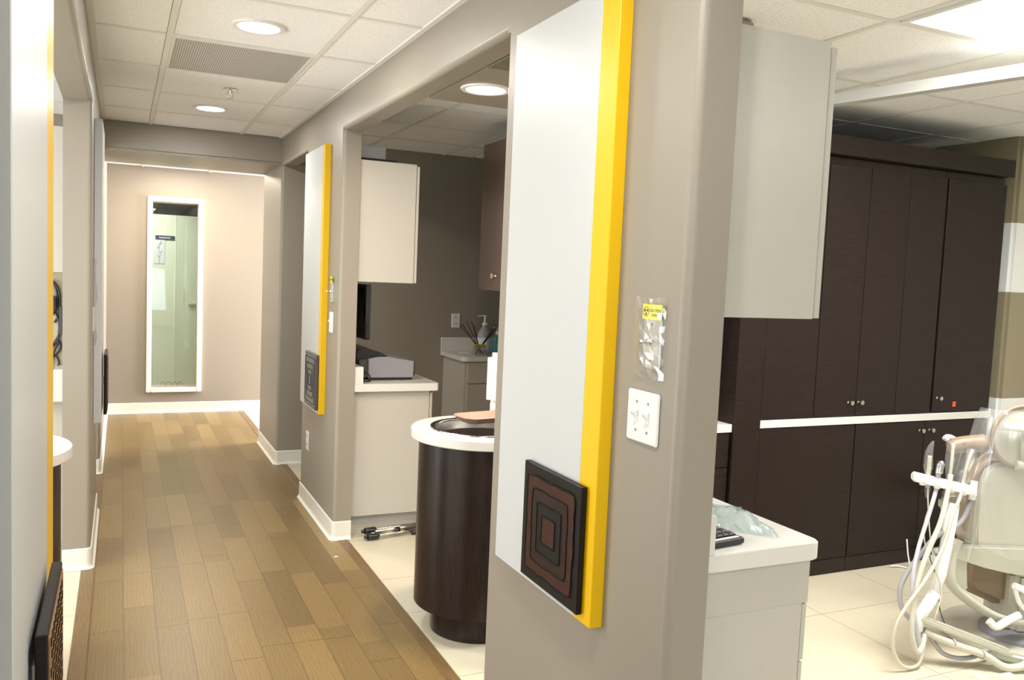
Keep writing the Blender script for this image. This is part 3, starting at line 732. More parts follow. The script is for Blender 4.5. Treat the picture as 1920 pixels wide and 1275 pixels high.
bm = nb(); box(bm, 2.844, 4.53, YD-.004, 3.975, .790, .829, .002, 1); tag(obj('countertop', bm, TOPW), 'thin white counter between the dark upper and lower cabinets', 'countertop', 'white countertops')
t = thing('base_cabinet', 'dark wood drawer unit left of the upright panel', 'base cabinet', (2.4, YD+.3, 0), 'dark wood lower cabinets')
bm = nb(); box(bm, 2.10, 2.676, YD+.03, 3.975, .0, .775); obj('body', bm, WENGEV, t)
for z0, z1 in ((.605, .772), (.33, .600), (.08, .325)):
    bm = nb(); box(bm, 2.102, 2.672, YD+.012, YD+.03, z0, z1, .001, 1); obj('drawer', bm, WENGE, t)
bm = nb(); box(bm, 2.08, 2.679, YD+.004, 3.975, .776, .815, .002, 1); tag(obj('countertop', bm, TOPW), 'short white counter under the black appliance', 'countertop', 'white countertops')
t = thing('steriliser', 'black glossy appliance in the recess left of the dark upright panel', 'appliance', (2.4, 3.5, .816))
bm = nb(); box(bm, 2.14, 2.665, 3.40, 3.9, .818, 1.42, .02, 3); obj('housing', bm, GLOSSB, t, smooth=40)
bm = nb(); box(bm, 2.50, 2.65, 3.385, 3.40, .86, 1.36, .006, 2); obj('control_panel', bm, GLOSSB, t)
bm = nb(); lathe(bm, [(.012, 0), (.010, -.012), (.0005, -.013)], 16, (2.56, 3.386, .90), 'Y', cap=False); obj('knob', bm, DKGREY, t)
bm = nb(); box(bm, 2.10, 2.676, YD+.03, 3.975, 1.46, 2.147, .001, 1); tag(obj('wall_cabinet', bm, WENGE), 'dark wood wall cabinet above the black appliance', 'wall cabinet')

# ------------------------------------------------------------------ second bay: printer desk, cabinets
t = thing('wall_cabinet', 'white laminate wall cabinet above the printer', 'wall cabinet', (1.33, 4.9, 1.417), 'white laminate wall cabinets')
bm = nb(); box(bm, RX+.101, 1.474, 4.505, 5.42, 1.417, 2.07, .0015, 1); obj('body', bm, LAMW, t)
bm = nb(); box(bm, 1.477, 1.492, 4.507, 4.96, 1.419, 2.06, .001, 1); box(bm, 1.477, 1.492, 4.964, 5.418, 1.419, 2.06, .001, 1); obj('door', bm, LAMW, t)
bm = nb(); box(bm, 1.18, 1.49-.04, 4.80, 5.15, 2.072, 2.120, .002, 1); tag(obj('equipment_box', bm, BLACKP), 'flat black box on top of the printer wall cabinet', 'box')
t = thing('file_tray', 'pale grey tray stacked on the flat black box', 'tray', (1.28, 4.9, 2.121))
bm = nb(); box(bm, 1.17, 1.385, 4.82, 5.10, 2.122, 2.126, .001, 1); box(bm, 1.17, 1.385, 4.82, 4.825, 2.126, 2.19, .001, 1); box(bm, 1.38, 1.385, 4.825, 5.10, 2.126, 2.19, .001, 1); obj('shell', bm, PAPER, t)
bm = nb(); box(bm, 1.172, 1.375, 4.83, 5.09, 2.127, 2.165, .002, 1); obj('contents', bm, GREYP, t)
t = thing('base_cabinet', 'white laminate desk unit under the printer', 'base cabinet', (1.38, 4.9, 0), 'white laminate base cabinets')
bm = nb(); box(bm, RX+.101, 1.602, 4.53, 5.42, .112, .814, .0015, 1); obj('body', bm, LAMW, t)
bm = nb(); box(bm, 1.605, 1.620, 4.532, 4.97, .115, .800, .001, 1); box(bm, 1.605, 1.620, 4.974, 5.418, .115, .800, .001, 1); obj('door', bm, LAMW, t)
bm = nb(); box(bm, RX+.101, 1.57, 4.57, 5.40, 0, .112); obj('plinth', bm, LAMW, t)
t = thing('countertop', 'white countertop carrying the printer', 'countertop', (1.4, 4.9, .815), 'white countertops')
obj('top', rounded_top(RX+.101, 1.645, 4.497, 5.42, .815, .858, .012, [(1.645, 4.497)]), TOPW, t)
bm = nb(); box(bm, RX+.101, 1.206, 4.50, 5.42, .858, .952, .001, 1); obj('backsplash', bm, TOPW, t)
# printer
t = thing('printer', 'grey printer with black lid on the white countertop', 'printer', (1.42, 4.8, .859))
def xz_prism(pts, y0, y1, bev): return prism(nb(), [(x, y0, z) for x, z in pts], (0, y1-y0, 0), bev, 2)
obj('body', xz_prism([(1.272, .874), (1.537, .874), (1.54, .968), (1.50, .974), (1.45, .981), (1.39, .993), (1.33, .992), (1.272, .982)], 4.64, 5.02, .003), GREYP, t)
obj('base_tray', xz_prism([(1.276, .860), (1.532, .860), (1.532, .873), (1.276, .873)], 4.65, 5.02, .001), BLACKP, t)
obj('rear_cover', xz_prism([(1.538, .882), (1.548, .882), (1.548, .965), (1.542, .965)], 4.65, 5.01, .001), BLACKP, t)
obj('lid', xz_prism([(1.215, .975), (1.272, .985), (1.33, .994), (1.392, .994), (1.34, 1.018), (1.28, 1.038), (1.23, 1.036), (1.205, 1.01)], 4.66, 5.02, .003), BLACKP, t)
obj('feed_slot', xz_prism([(1.222, .873), (1.271, .873), (1.271, .980), (1.222, .974)], 4.66, 5.00, .002), DKGREY, t)
for pts in ([(1.215, 4.66, .96), (1.235, 4.62, .92), (1.262, 4.60, .90), (1.270, 4.60, .88), (1.258, 4.59, .863), (1.23, 4.60, .862)], [(1.215, 4.65, .93), (1.25, 4.61, .90), (1.262, 4.60, .875), (1.268, 4.585, .864), (1.24, 4.57, .862)]):
    bm = nb(); tube(bm, pts, .0035, 6); obj('power_cord', bm, BLACKP, t)
# monitor on an arm
t = thing('monitor', 'black monitor seen edge-on above the printer', 'monitor', (1.26, 4.8, 1.08))
bm = nb(); prism(bm, [(1.262, 4.70, 1.085), (1.290, 4.70, 1.085), (1.262, 5.16, 1.085), (1.236, 5.155, 1.085)], (0, 0, .315), .003, 1); obj('screen', bm, GLOSSB, t)
bm = nb(); prism(bm, [(1.245, 4.78, 1.10), (1.268, 4.72, 1.10), (1.245, 5.10, 1.10), (1.215, 5.05, 1.10)], (0, 0, .28), .006, 2); obj('rear_shell', bm, BLACKP, t)
bm = nb(); box(bm, RX+.1, 1.24, 4.90, 4.96, 1.20, 1.26, .004, 1); obj('wall_arm', bm, BLACKP, t)
# folded tripod lying on the floor
t = thing('tripod', 'folded silver tripod with black feet lying on the tile by the desk unit', 'tripod', (1.4, 4.45, 0))
for k, (a, b_) in enumerate((((1.262, 4.50, .036), (1.66, 4.565, .034)), ((1.270, 4.485, .020), (1.66, 4.53, .020)), ((1.27, 4.43, .022), (1.66, 4.505, .024)), ((1.285, 4.455, .040), (1.66, 4.515, .045)))):
    bm = nb(); tube(bm, [a, b_], .007 if k % 2 == 0 else .009, 10, smooth=False); obj('leg', bm, SILV, t)
for c in ((1.238, 4.495, .034), (1.236, 4.427, .022)):
    bm = nb(); tube(bm, [c, (c[0]+.022, c[1]+.004, c[2]), (c[0]+.055, c[1]+.008, c[2]), (c[0]+.062, c[1]+.009, c[2])], .018, 10, smooth=False)
    tube(bm, [(c[0]-.018, c[1]-.002, c[2]), c], .010, 8, smooth=False); obj('rubber_foot', bm, BLACKP, t)
bm = nb(); tube(bm, [(1.40, 4.47, .030), (1.43, 4.475, .030)], .020, 8, smooth=False); obj('spreader', bm, BLACKP, t)
bm = nb(); tube(bm, [(1.50, 4.46, .014), (1.62, 4.48, .014)], .012, 8, smooth=False); obj('handle', bm, BLACKP, t)
bm = nb(); tube(bm, [(1.60, 4.53, .05), (1.74, 4.56, .05)], .025, 10, smooth=False); obj('head', bm, BLACKP, t)
# corner counter in the dim bay
t = thing('base_cabinet', 'grey-white drawer unit against the dark rear wall', 'base cabinet', (2.7, 6.1, 0), 'white laminate base cabinets')
bm = nb(); box(bm, 2.362, 3.3, 5.912, 6.379, .0, .822, .001, 1); obj('body', bm, LAMW, t)
for z0, z1 in ((.655, .815), (.33, .65), (.08, .325)):
    bm = nb(); box(bm, 2.385, 2.9, 5.895, 5.912, z0, z1, .001, 1); obj('drawer', bm, LAMW, t)
t = thing('countertop', 'white counter with backsplash carrying bottles at the rear wall', 'countertop', (2.8, 6.1, .823), 'white countertops')
obj('top', rounded_top(2.335, 3.32, 5.882, 6.379, .823, .858, .05, [(2.335, 5.882)]), TOPW, t)
bm = nb(); box(bm, 2.335, 3.32, 6.357, 6.379, .858, .968, .001, 1); obj('backsplash', bm, TOPW, t)
# brown wall cabinet on the side wall
t = thing('wall_cabinet', 'brown reflective wall cabinet with a small knob in the second bay', 'wall cabinet', (2.2, 4.6, 1.39))
bm = nb(); box(bm, 2.075, 2.439, 4.10, 4.96, 1.388, 2.29, .001, 1); obj('body', bm, WENGE, t)
bm = nb(); box(bm, 2.055, 2.073, 4.32, 4.96, 1.388, 2.29, .0015, 1); d = obj('door', bm, grain('walnut_sheen', (.13, .085, .065), (.15, .10, .077), 'X', .2, spec=.8), t)
knob(d, (2.054, 4.70, 1.478), '-X', .020, plain('warm_nickel', (.85, .66, .50), .25, 1))
# diffuser
dx, dy, dz = 2.52, 6.02, .859
t = thing('reed_diffuser', 'clear glass reed diffuser with yellow bow and dark sticks', 'diffuser', (dx, dy, dz))
bm = nb(); box(bm, dx-.045, dx+.045, dy-.04, dy+.04, dz, dz+.065, .008, 2); lathe(bm, [(.014, .06), (.014, .078)], 12, (dx, dy, dz)); obj('jar', bm, JAR, t)
bm = nb(); lathe(bm, [(.02, .066), (.024, .075), (.02, .083)], 14, (dx, dy, dz))
for s in (-1, 1): tube(bm, [(dx, dy-.02, dz+.075), (dx+s*.03, dy-.026, dz+.082), (dx+s*.052, dy-.02, dz+.070), (dx+s*.03, dy-.02, dz+.068), (dx, dy-.02, dz+.075)], .006, 6)
obj('bow', bm, GOLD, t)
for a, b_ in ((-.20, .235), (-.175, .24), (-.13, .255), (-.085, .26), (-.06, .235), (.13, .205), (.15, .19), (.165, .22)):
    bm = nb(); tube(bm, [(dx-a*.22, dy-a*.05, dz+.01), (dx+a*.9, dy+a*.3*.5, dz+b_)], .0028, 6, smooth=False); obj('reed', bm, REED, t)
# sanitiser pump bottle
bx, by = 2.62, 6.16
t = thing('pump_bottle', 'translucent hand gel pump bottle with white label behind the diffuser', 'bottle', (bx, by, .859))
bm = nb(); lathe(bm, [(.0005, 0), (.055, .0), (.058, .01), (.058, .13), (.050, .165), (.026, .205), (.018, .215), (.018, .225)], 28, (bx, by, .859), cap=False); obj('body', bm, GEL, t, smooth=50)
bm = nb(); lathe(bm, [(.0588, .03), (.0588, .125)], 28, (bx, by, .859), cap=False); obj('label', bm, PAPER, t, smooth=50)
bm = nb(); lathe(bm, [(.021, .222), (.021, .242), (.008, .246), (.0065, .290), (.009, .292), (.009, .302), (.0005, .303)], 16, (bx, by, .859), cap=False); tube(bm, [(bx+.012, by, .859+.297), (bx-.03, by, .859+.299), (bx-.058, by, .859+.292)], .0055, 8); obj('pump', bm, PLW, t, smooth=50)
t = thing('soap_bottle', 'teal liquid bottle at the right end of the rear counter', 'bottle', (2.705, 6.10, .859))
bm = nb(); lathe(bm, [(.0005, 0), (.034, .0), (.036, .008), (.036, .125), (.016, .15), (.012, .158)], 20, (2.705, 6.10, .859), cap=False); obj('body', bm, TEAL, t, smooth=50)
bm = nb(); lathe(bm, [(.014, .155), (.014, .18), (.005, .183), (.005, .215), (.0005, .216)], 14, (2.705, 6.10, .859), cap=False); tube(bm, [(2.705, 6.10, 1.07), (2.668, 6.09, 1.068)], .005, 8, smooth=False); obj('pump', bm, PLW, t)
# dark plant
t = thing('potted_plant', 'small dark leafed plant with yellow leaves on the rear counter', 'plant', (2.775, 6.03, .859))
bm = nb(); lathe(bm, [(.0005, 0), (.04, 0), (.052, .08), (.046, .08), (.044, .07), (.0005, .07)], 20, (2.775, 6.03, .859), cap=False); obj('pot', bm, BLACKP, t)
random.seed(5)
for k in range(18):
    a = random.uniform(0, 6.28); l = random.uniform(.10, .19); h = random.uniform(.08, .26); c = Vector((2.775, 6.03, .93))
    p0, p1, p2 = c, c+Vector((math.cos(a)*l*.5, math.sin(a)*l*.35, h*.8)), c+Vector((math.cos(a)*l, math.sin(a)*l*.7, h*.7))
    bm = nb(); P = catmull([p0, p1, p2], 4); sd = Vector((-math.sin(a), math.cos(a), .3)).normalized(); vv = []
    for i, p in enumerate(P):
        wd = .016*math.sin(math.pi*(i+.3)/(len(P)-.4))+.001; vv.append((bm.verts.new(p-sd*wd), bm.verts.new(p+Vector((0, 0, .003))), bm.verts.new(p+sd*wd)))
    for A, B in zip(vv, vv[1:]): bm.faces.new((A[0], A[1], B[1], B[0])); bm.faces.new((A[1], A[2], B[2], B[1]))
    obj('leaf', bm, LEAFY if k % 6 == 2 else LEAF, t)
bm = nb(); prism(bm, [(2.42, 6.20, .859), (2.50, 6.17, .859), (2.53, 6.24, .859), (2.45, 6.27, .859)], (0, 0, .002)); tag(obj('paper_slip', bm, PAPER), 'small pale slip of paper on the rear counter', 'paper')

# ------------------------------------------------------------------ round sink columns
def sink_column(cx, cy, label, fs=1):
    t = thing('sink_column', label, 'sink', (cx, cy, 0), 'round dark sink columns')
    R0, RI = .305, .213
    bm = nb(); lathe(bm, [(RI, .807), (RI, .845), (RI+.002, .847), (R0-.004, .847), (R0, .843), (R0, .811), (R0-.004, .807), (RI, .807)], 72, (cx, cy, 0), cap=False); obj('round_top', bm, TOPW, t, smooth=40)
    bm = nb(); lathe(bm, [(.271, .12), (.271, .807)], 72, (cx, cy, 0)); 
    obj('column', bm, WENGEV, t, smooth=40)
    bm = nb(); lathe(bm, [(.2, 0), (.2, .12)], 56, (cx, cy, 0)); obj('plinth', bm, WENGEV, t, smooth=40)
    bm = nb(); lathe(bm, [(.228, .8472), (.226, .852), (.216, .853), (.207, .849), (.206, .840)], 72, (cx, cy, 0), cap=False); obj('basin_rim', bm, CHROME, t, smooth=60)
    bm = nb(); lathe(bm, [(.2065, .846), (.203, .72), (.185, .69), (.03, .685), (.0005, .685)], 72, (cx, cy, 0), cap=False); obj('basin', bm, STEEL, t, smooth=45)
    bm = nb(); tube(bm, [(cx+fs*.26, cy+.05, .845), (cx+fs*.26, cy+.05, 1.06), (cx+fs*.22, cy+.045, 1.10), (cx+fs*.16, cy+.035, 1.09), (cx+fs*.14, cy+.03, 1.04)], .011, 10); tube(bm, [(cx+fs*.26, cy+.05, .88), (cx+fs*.27, cy-.01, .90)], .006, 8, smooth=False); obj('faucet', bm, CHROME, t)
    return t
sink_column(1.385, 3.216, 'dark round sink column with white top behind the nearest wall end')
sink_column(-.452, 3.20, 'dark round sink column partly hidden at the left', -1)
# copper tray and dispenser
bm = nb(); n = 9
def tray_pts(sx, sy, z): return [Vector((1.455, 3.33, z)) + Vector((.98, .2, 0))*a*sx + Vector((-.2, .98, 0))*b_*sy for a, b_ in ((-1, -.55), (-.8, -1), (.8, -1), (1, -.55), (1, .55), (.8, 1), (-.8, 1), (-1, .55))]
L0 = tray_pts(.125, .055, .8535); L1 = tray_pts(.155, .085, .880); L2 = tray_pts(.120, .050, .857); L3 = tray_pts(.150, .080, .8815)
rr = [[bm.verts.new(p) for p in q] for q in (L0, L1, L3, L2)]
for A, B in zip(rr, rr[1:]):
    for k in range(8): bm.faces.new((A[k], A[(k+1) % 8], B[(k+1) % 8], B[k]))
bm.faces.new(rr[0]); bm.faces.new(rr[3])
tag(obj('instrument_tray', bm, COPPER), 'copper coloured tray resting on the back rim of the round sink', 'tray')
t = thing('soap_dispenser', 'white soap dispenser standing at the right of the round sink top', 'dispenser', (1.53, 3.10, .848))
# ------------------------------------------------------------------ left bay
t = thing('wall_cabinet', 'white wall cabinet partly seen in the left bay', 'wall cabinet', (-.4, 4.9, 1.41), 'white laminate wall cabinets')
bm = nb(); box(bm, -.56, -.246, 4.50, 5.44, 1.41, 2.085, .001, 1); obj('body', bm, LAMW, t)
bm = nb(); box(bm, -.575, -.562, 4.502, 5.44, 1.412, 2.08, .001, 1); obj('door', bm, LAMW, t)
t = thing('base_cabinet', 'white desk unit partly seen in the left bay', 'base cabinet', (-.4, 4.9, 0), 'white laminate base cabinets')
bm = nb(); box(bm, -.66, -.246, 4.56, 5.44, .1, .795, .001, 1); obj('body', bm, LAMW, t)
bm = nb(); box(bm, -.62, -.246, 4.60, 5.44, 0, .1); obj('plinth', bm, LAMW, t)
t = thing('countertop', 'white desk top in the left bay below the hanging black cords', 'countertop', (-.4, 4.9, .796), 'white countertops')
bm = nb(); box(bm, -.68, -.246, 4.50, 5.44, .796, .838, .002, 1); obj('top', bm, TOPW, t)
bm = nb(); box(bm, -.288, -.246, 4.503, 5.44, .838, .95, .001, 1); obj('backsplash', bm, TOPW, t)
bm = nb(); box(bm, -.50, -.2462, 5.25, 5.44, .95, 1.405); o = tag(obj('beige_board', bm, CARD), 'beige board behind the black cords in the left bay', 'board')
bm = nb(); box(bm, -.50, -.2462, 4.70, 4.712, .951, 1.405, .001, 1); tag(obj('beige_board', bm, CARD), 'upright beige board below the left wall cabinet holding black cords', 'board')
bpy.data.objects.remove(o)
t = thing('cord_bundle', 'looped black cords and plugs hanging on the beige board at left', 'cords', (-.28, 4.69, 1.2))
def L_(u, v, y=4.69):   # x from the left edge of the board, z up
    return (-.325+u, y, v)
loops = [[(.0, 1.30), (.022, 1.335), (.045, 1.30), (.052, 1.22), (.03, 1.17), (.01, 1.22), (.0, 1.30)],
         [(.01, 1.29), (.03, 1.33), (.06, 1.28), (.06, 1.18), (.04, 1.13)],
         [(.0, 1.12), (.01, 1.05), (.05, 1.03), (.06, 1.12), (.045, 1.18)],
         [(.06, 1.18), (.065, 1.10), (.05, 1.05), (.02, 1.00), (.0, 1.03)],
         [(.0, .99), (.03, 1.02), (.06, 1.04), (.065, 1.0), (.03, .96), (.005, .985)],
         [(.06, 1.04), (.04, .99), (.02, .93), (.005, .89), (.0, .91), (.02, .96), (.045, .97), (.06, .93), (.04, .90), (.015, .88)]]
for k, lp in enumerate(loops):
    bm = nb(); tube(bm, [L_(a-.01, z+.03, 4.694-.004*(k % 3)) for a, z in lp], .0052, 7); obj('cord', bm, BLACKP, t)
bm = nb(); box(bm, -.322, -.288, 4.672, 4.699, 1.21, 1.29, .006, 2); obj('adapter', bm, BLACKP, t)
bm = nb(); box(bm, -.275, -.258, 4.675, 4.699, 1.10, 1.24, .004, 2); obj('plug', bm, DKGREY, t)
bm = nb(); box(bm, -.40, -.295, 4.53, 4.66, .840, .875, .004, 1); tag(obj('black_device', bm, BLACKP), 'small black device on the desk top in the left bay', 'device')
bm = nb(); box(bm, -.40, -.293, 4.60, 4.68, .876, .935, .004, 1); tag(obj('black_device', bm, BLACKP), 'black object stacked below the hanging cords in the left bay', 'device')

# ------------------------------------------------------------------ window details beyond the glass
t = thing('door_sign', 'small navy sign seen through the tall window', 'sign', (.40, 10.34, 1.75))
bm = nb(); box(bm, .345, .545, 10.335, 10.348, 1.722, 1.765, .001, 1); obj('plate', bm, NAVY, t)
bm = nb(); random.seed(2)
for k in range(7): box(bm, .385+k*.017, .396+k*.017, 10.333, 10.3355, 1.735, 1.735+random.choice((.012, .015)))
obj('lettering', bm, PAPER, t)
bm = nb(); box(bm, .56, .564, 10.336, 10.349, .0, 1.99); box(bm, 1.30, 1.304, 10.336, 10.349, 0, 1.99)
DOORBM = box(bm, .564, 1.30, 10.340, 10.349, .01, 1.985)
t = thing('door', 'pale green door leaf with steel lever seen at the right of the tall window', 'door', (.74, 10.33, 0))
obj('leaf', DOORBM, plain('pale_green_door', (.66, .71, .58), .25), t)
bm = nb(); box(bm, .70, .80, 10.31, 10.339, .985, 1.005, .004, 1); hd = obj('handle', bm, STEEL, t)
bm = nb(); lathe(bm, [(.02, 0), (.02, -.008)], 16, (.79, 10.339, .995), 'Y'); obj('rose', bm, STEEL, hd)
t = thing('floral_poster', 'pale vertical print with a branch seen through the window', 'print', (.37, 10.34, 1.4))
bm = nb(); box(bm, .335, .445, 10.344, 10.349, 1.45, 1.735); obj('sheet', bm, plain('poster_pale', (.70, .72, .75), .6), t)
bm = nb(); tube(bm, [(.385, 10.342, 1.46), (.395, 10.342, 1.55), (.38, 10.342, 1.62), (.40, 10.342, 1.70)], .002, 5)
for s, z in ((-1, 1.52), (1, 1.57), (-1, 1.62), (1, 1.66)): tube(bm, [(.39, 10.342, z), (.39+s*.03, 10.342, z+.025)], .002, 5, smooth=False)
obj('branch', bm, GREYP, t)
t = thing('scroll_ornament', 'thin wire scrolls along the bottom of the tall window', 'ornament', (.47, 8.95, .262))
bm = nb()
for k in range(4):
    x0 = .36+k*.052; tube(bm, [(x0, 8.955, .262), (x0+.012, 8.955, .285), (x0+.028, 8.955, .290), (x0+.040, 8.955, .272), (x0+.052, 8.955, .262)], .0022, 5)
obj('wire', bm, DKGREY, t)

# ------------------------------------------------------------------ dental chair and assistant arm
rv = Vector((.907, -.4215, 0)); fv = Vector((.4215, .907, 0)); O = Vector((3.233, 2.30, 0))
def C_(a, z, d=0.0): return O + rv*a + fv*d + Vector((0, 0, z))
chair = thing('dental_chair', 'ivory and tan dental chair seen from behind at the right edge', 'dental chair', C_(.2, 0, .2))
def slab(pts, d0, d1, bev): return prism(nb(), [C_(a, z, d0) for a, z in pts], fv*(d1-d0), bev, 3)
shell = [(-.004, .45), (.0, .60), (.006, .72), (.022, .768), (.06, .796), (.10, .800), (.15, .782), (.20, .768), (.27, .782), (.33, .800), (.38, .79), (.41, .76), (.415, .60), (.41, .45), (.385, .408), (.30, .372), (.20, .362), (.11, .380), (.03, .405)]
obj('back_shell', slab(shell, -.01, .03, .012), CHW, chair, smooth=50)
pad = [(-.055, .50), (-.050, .60), (-.025, .70), (.01, .79), (.05, .825), (.10, .828), (.15, .805), (.20, .79), (.27, .805), (.33, .828), (.39, .81), (.43, .75), (.465, .60), (.465, .48), (.43, .42), (-.03, .44)]
obj('back_cushion', slab(pad, .035, .10, .025), UPH, chair, smooth=50)
# yoke
bm = nb(); tube(bm, [C_(-.075, .47, .0), C_(-.10, .415, -.01), C_(-.108, .33, -.02), C_(-.085, .275, -.02), C_(-.01, .215, -.03), C_(.085, .165, -.04), C_(.18, .145, -.04), C_(.30, .150, -.04)], .030, 14, flat=.55); obj('yoke', bm, CHW, chair)
obj('crossbar', slab([(-.10, .455), (-.105, .40), (-.08, .385), (.03, .375), (.13, .345), (.20, .33), (.30, .345), (.42, .38), (.45, .41), (.45, .46)], -.03, -.005, .010), CHW, chair, smooth=50)
obj('side_web', slab([(-.09, .40), (-.03, .385), (-.035, .30), (-.02, .27), (-.05, .235), (-.085, .265), (-.105, .32)], -.015, .0, .006), CHW, chair, smooth=50)
obj('seat_cushion', slab([(.02, .37), (.30, .37), (.45, .34), (.46, .16), (.16, .165), (.05, .21), (.02, .26)], .08, .20, .03), UPH, chair, smooth=50)
# headrest
hc = C_(.145, .915, -.02)
bm = nb(); pts = [hc + rv*.125*math.cos(k*math.pi/16) + Vector((0, 0, .127*math.sin(k*math.pi/16))) for k in range(33)]
tube(bm, pts, .009, 10, smooth=False, closed=True); obj('headrest_rim', bm, UPH, chair)
bm = nb(); prism(bm, [hc + rv*.122*math.cos(k*math.pi/16) + Vector((0, 0, .124*math.sin(k*math.pi/16))) for k in range(32)], fv*.03, .004, 2); obj('headrest_pad', bm, CHW, chair)
bm = nb(); tube(bm, [C_(.04, .962, -.05), C_(.13, .955, -.055)], .016, 12, smooth=False); tube(bm, [C_(.13, .955, -.055), C_(.21, .945, -.05)], .022, 12, smooth=False); obj('headrest_lever', bm, PLW, chair)
bm = nb(); tube(bm, [C_(.145, .95, -.045), C_(.145, .86, -.045), C_(.16, .80, -.03)], .020, 12, smooth=False, flat=.6); tube(bm, [C_(.12, .80, -.03), C_(.21, .795, -.03)], .02, 12, smooth=False); obj('headrest_post', bm, CHW, chair)
# arm rest beyond the back
bm = nb(); tube(bm, [C_(-.012, .808, .24), C_(.03, .826, .24), C_(.14, .838, .24)], [.030, .040], 14); obj('armrest', bm, UPH, chair)
bm = nb(); tube(bm, [C_(-.005, .835, .30), C_(.02, .848, .30), C_(.10, .80, .28)], .022, 12, flat=.5); tube(bm, [C_(.10, .80, .26), C_(.12, .45, .22)], .02, 10, smooth=False); obj('armrest_bracket', bm, PLW, chair)
# pivot, pedestal and base plate
bm = nb(); tube(bm, [C_(.13, .31, -.075), C_(.20, .285, -.075)], .014, 12, smooth=False); tube(bm, [C_(.135, .30, -.075), C_(.16, .24, -.07), C_(.20, .20, -.06)], .010, 8); obj('pivot', bm, PLW, chair)
bm = nb(); box(bm, -.11, .13, -.10, .14, .05, .34, .03, 3); bmesh.ops.transform(bm, matrix=Matrix.Translation(C_(.30, 0, .12)) @ Matrix.Rotation(-.435, 4, 'Z'), verts=bm.verts); obj('pedestal', bm, CHW, chair)
bm = nb(); prism(bm, [C_(.28 + .30*math.cos(k*math.pi/14), .001, .12+.30*math.sin(k*math.pi/14)) for k in range(28)], (0, 0, .045), .012, 3); obj('base_plate', bm, CHW, chair, smooth=50)
bm = nb(); lathe(bm, [(.16, .046), (.16, .062), (.12, .075), (.0005, .075)], 40, tuple(C_(.27, 0, .08)), cap=False); obj('base_cover', bm, GREYP, chair, smooth=50)
bm = nb(); tube(bm, [C_(.03, .165, -.09), C_(.06, .145, -.10), C_(.11, .17, -.09), C_(.16, .19, -.08)], .016, 10); obj('foot_lever', bm, PLW, chair)
# plastic cover draped over the back and head rest
bm = nb(); random.seed(31)
prof = [(1.03, -.03, .30), (.98, -.045, .30), (.90, -.062, .33), (.84, -.085, .38), (.76, -.105, .42), (.68, -.118, .46), (.60, -.120, .47), (.53, -.105, .46), (.48, -.075, .44), (.455, -.02, .42)]
g = []
for z, a0, a1 in prof:
    r_ = []
    for k in range(15):
        q = k/14; a = a0*(1-q) + a1*q + .0
        bulge = -.035 - .028*math.sin(math.pi*q)*(z < .99) - .010*math.sin(q*23+z*6) + random.uniform(-.004, .004)
        edge = .075 if k in (0, 14) else (.02 if k in (1, 13) else 0)
        r_.append(bm.verts.new(C_(a, z - .07*q*(z < .6)*(1-q)*2, bulge+edge-.045)))
    g.append(r_)
for i in range(len(g)-1):
    for k in range(14): f = bm.faces.new((g[i][k], g[i][k+1], g[i+1][k+1], g[i+1][k])); f.smooth = True
tag(obj('plastic_cover', bm, COVERF), 'clear plastic cover draped over the dental chair back and head rest', 'plastic cover')

arm = thing('delivery_unit', 'white jointed instrument arm standing beside the dental chair', 'instrument arm', (2.92, 2.28, .13))
bm = nb(); prism(bm, [(2.905, 2.312, .178), (2.890, 2.268, .178), (3.228, 2.095, .050), (3.246, 2.142, .050)], (0, 0, .030), .008, 2); obj('lower_arm', bm, CHW, arm)
bm = nb(); lathe(bm, [(.022, .135), (.026, .14), (.026, .205), (.020, .215), (.0005, .215)], 20, (2.905, 2.288, 0), cap=False); obj('elbow', bm, PLW, arm, smooth=50)
bm = nb(); tube(bm, [(2.91, 2.285, .19), (2.953, 2.288, .225), (2.999, 2.291, .276)], .025, 14, smooth=False); tube(bm, [(2.995, 2.291, .27), (3.03, 2.293, .354), (3.061, 2.3, .493), (3.080, 2.303, .64)], [.021, .027], 14, smooth=False); obj('upright', bm, PLW, arm)
tv = Vector((3.149, 2.256, .693)) - Vector((2.921, 2.366, .744)); tv.normalize(); T0 = Vector((2.921, 2.366, .744)); tn = Vector((tv.y, -tv.x, 0)).normalized()*-1
bm = nb(); q0 = T0 + tn*.0
pr = [(-.018, -.016), (-.012, .014), (.010, .019), (.024, .009), (.024, -.016), (.0, -.021)]
prism(bm, [T0 - tv*.005 + tn*a + Vector((0, 0, b_)) for a, b_ in pr], tv*.262, .006, 2); obj('holder_bar', bm, PLW, arm)
for k in (.03, .09, .15, .20, .235):
    bm = nb(); c = T0 + tv*k - tn*.014; lathe(bm, [(.009, -.024), (.012, -.024), (.012, .016), (.009, .016)], 14, tuple(c), cap=False); obj('socket', bm, PLW, arm)
def handpiece(label, pts, r, mat, hose, hr, hmat, sleeve=None, tip=None):
    t = thing('handpiece', label, 'dental handpiece', pts[0], 'handpieces in the white holder')
    bm = nb(); tube(bm, pts, r, 10); obj('handle', bm, mat, t)
    if tip: bm = nb(); tube(bm, tip[0], tip[1], 10); obj('head', bm, tip[2], t)
    bm = nb(); tube(bm, hose, hr, 8); obj('hose', bm, hmat, t)
    if sleeve:
        bm = nb(); random.seed(int(pts[0][0]*1000)); rings = []
        for (x, y, z), rr in sleeve:
            rings.append([bm.verts.new((x+rr*math.cos(k*math.pi/6)*random.uniform(.8, 1.15), y+rr*.7*math.sin(k*math.pi/6), z+random.uniform(-.004, .004))) for k in range(12)])
        for A, B in zip(rings, rings[1:]):
            for k in range(12): bm.faces.new((A[k], A[(k+1) % 12], B[(k+1) % 12], B[k]))
        obj('sleeve', bm, FILM, t)
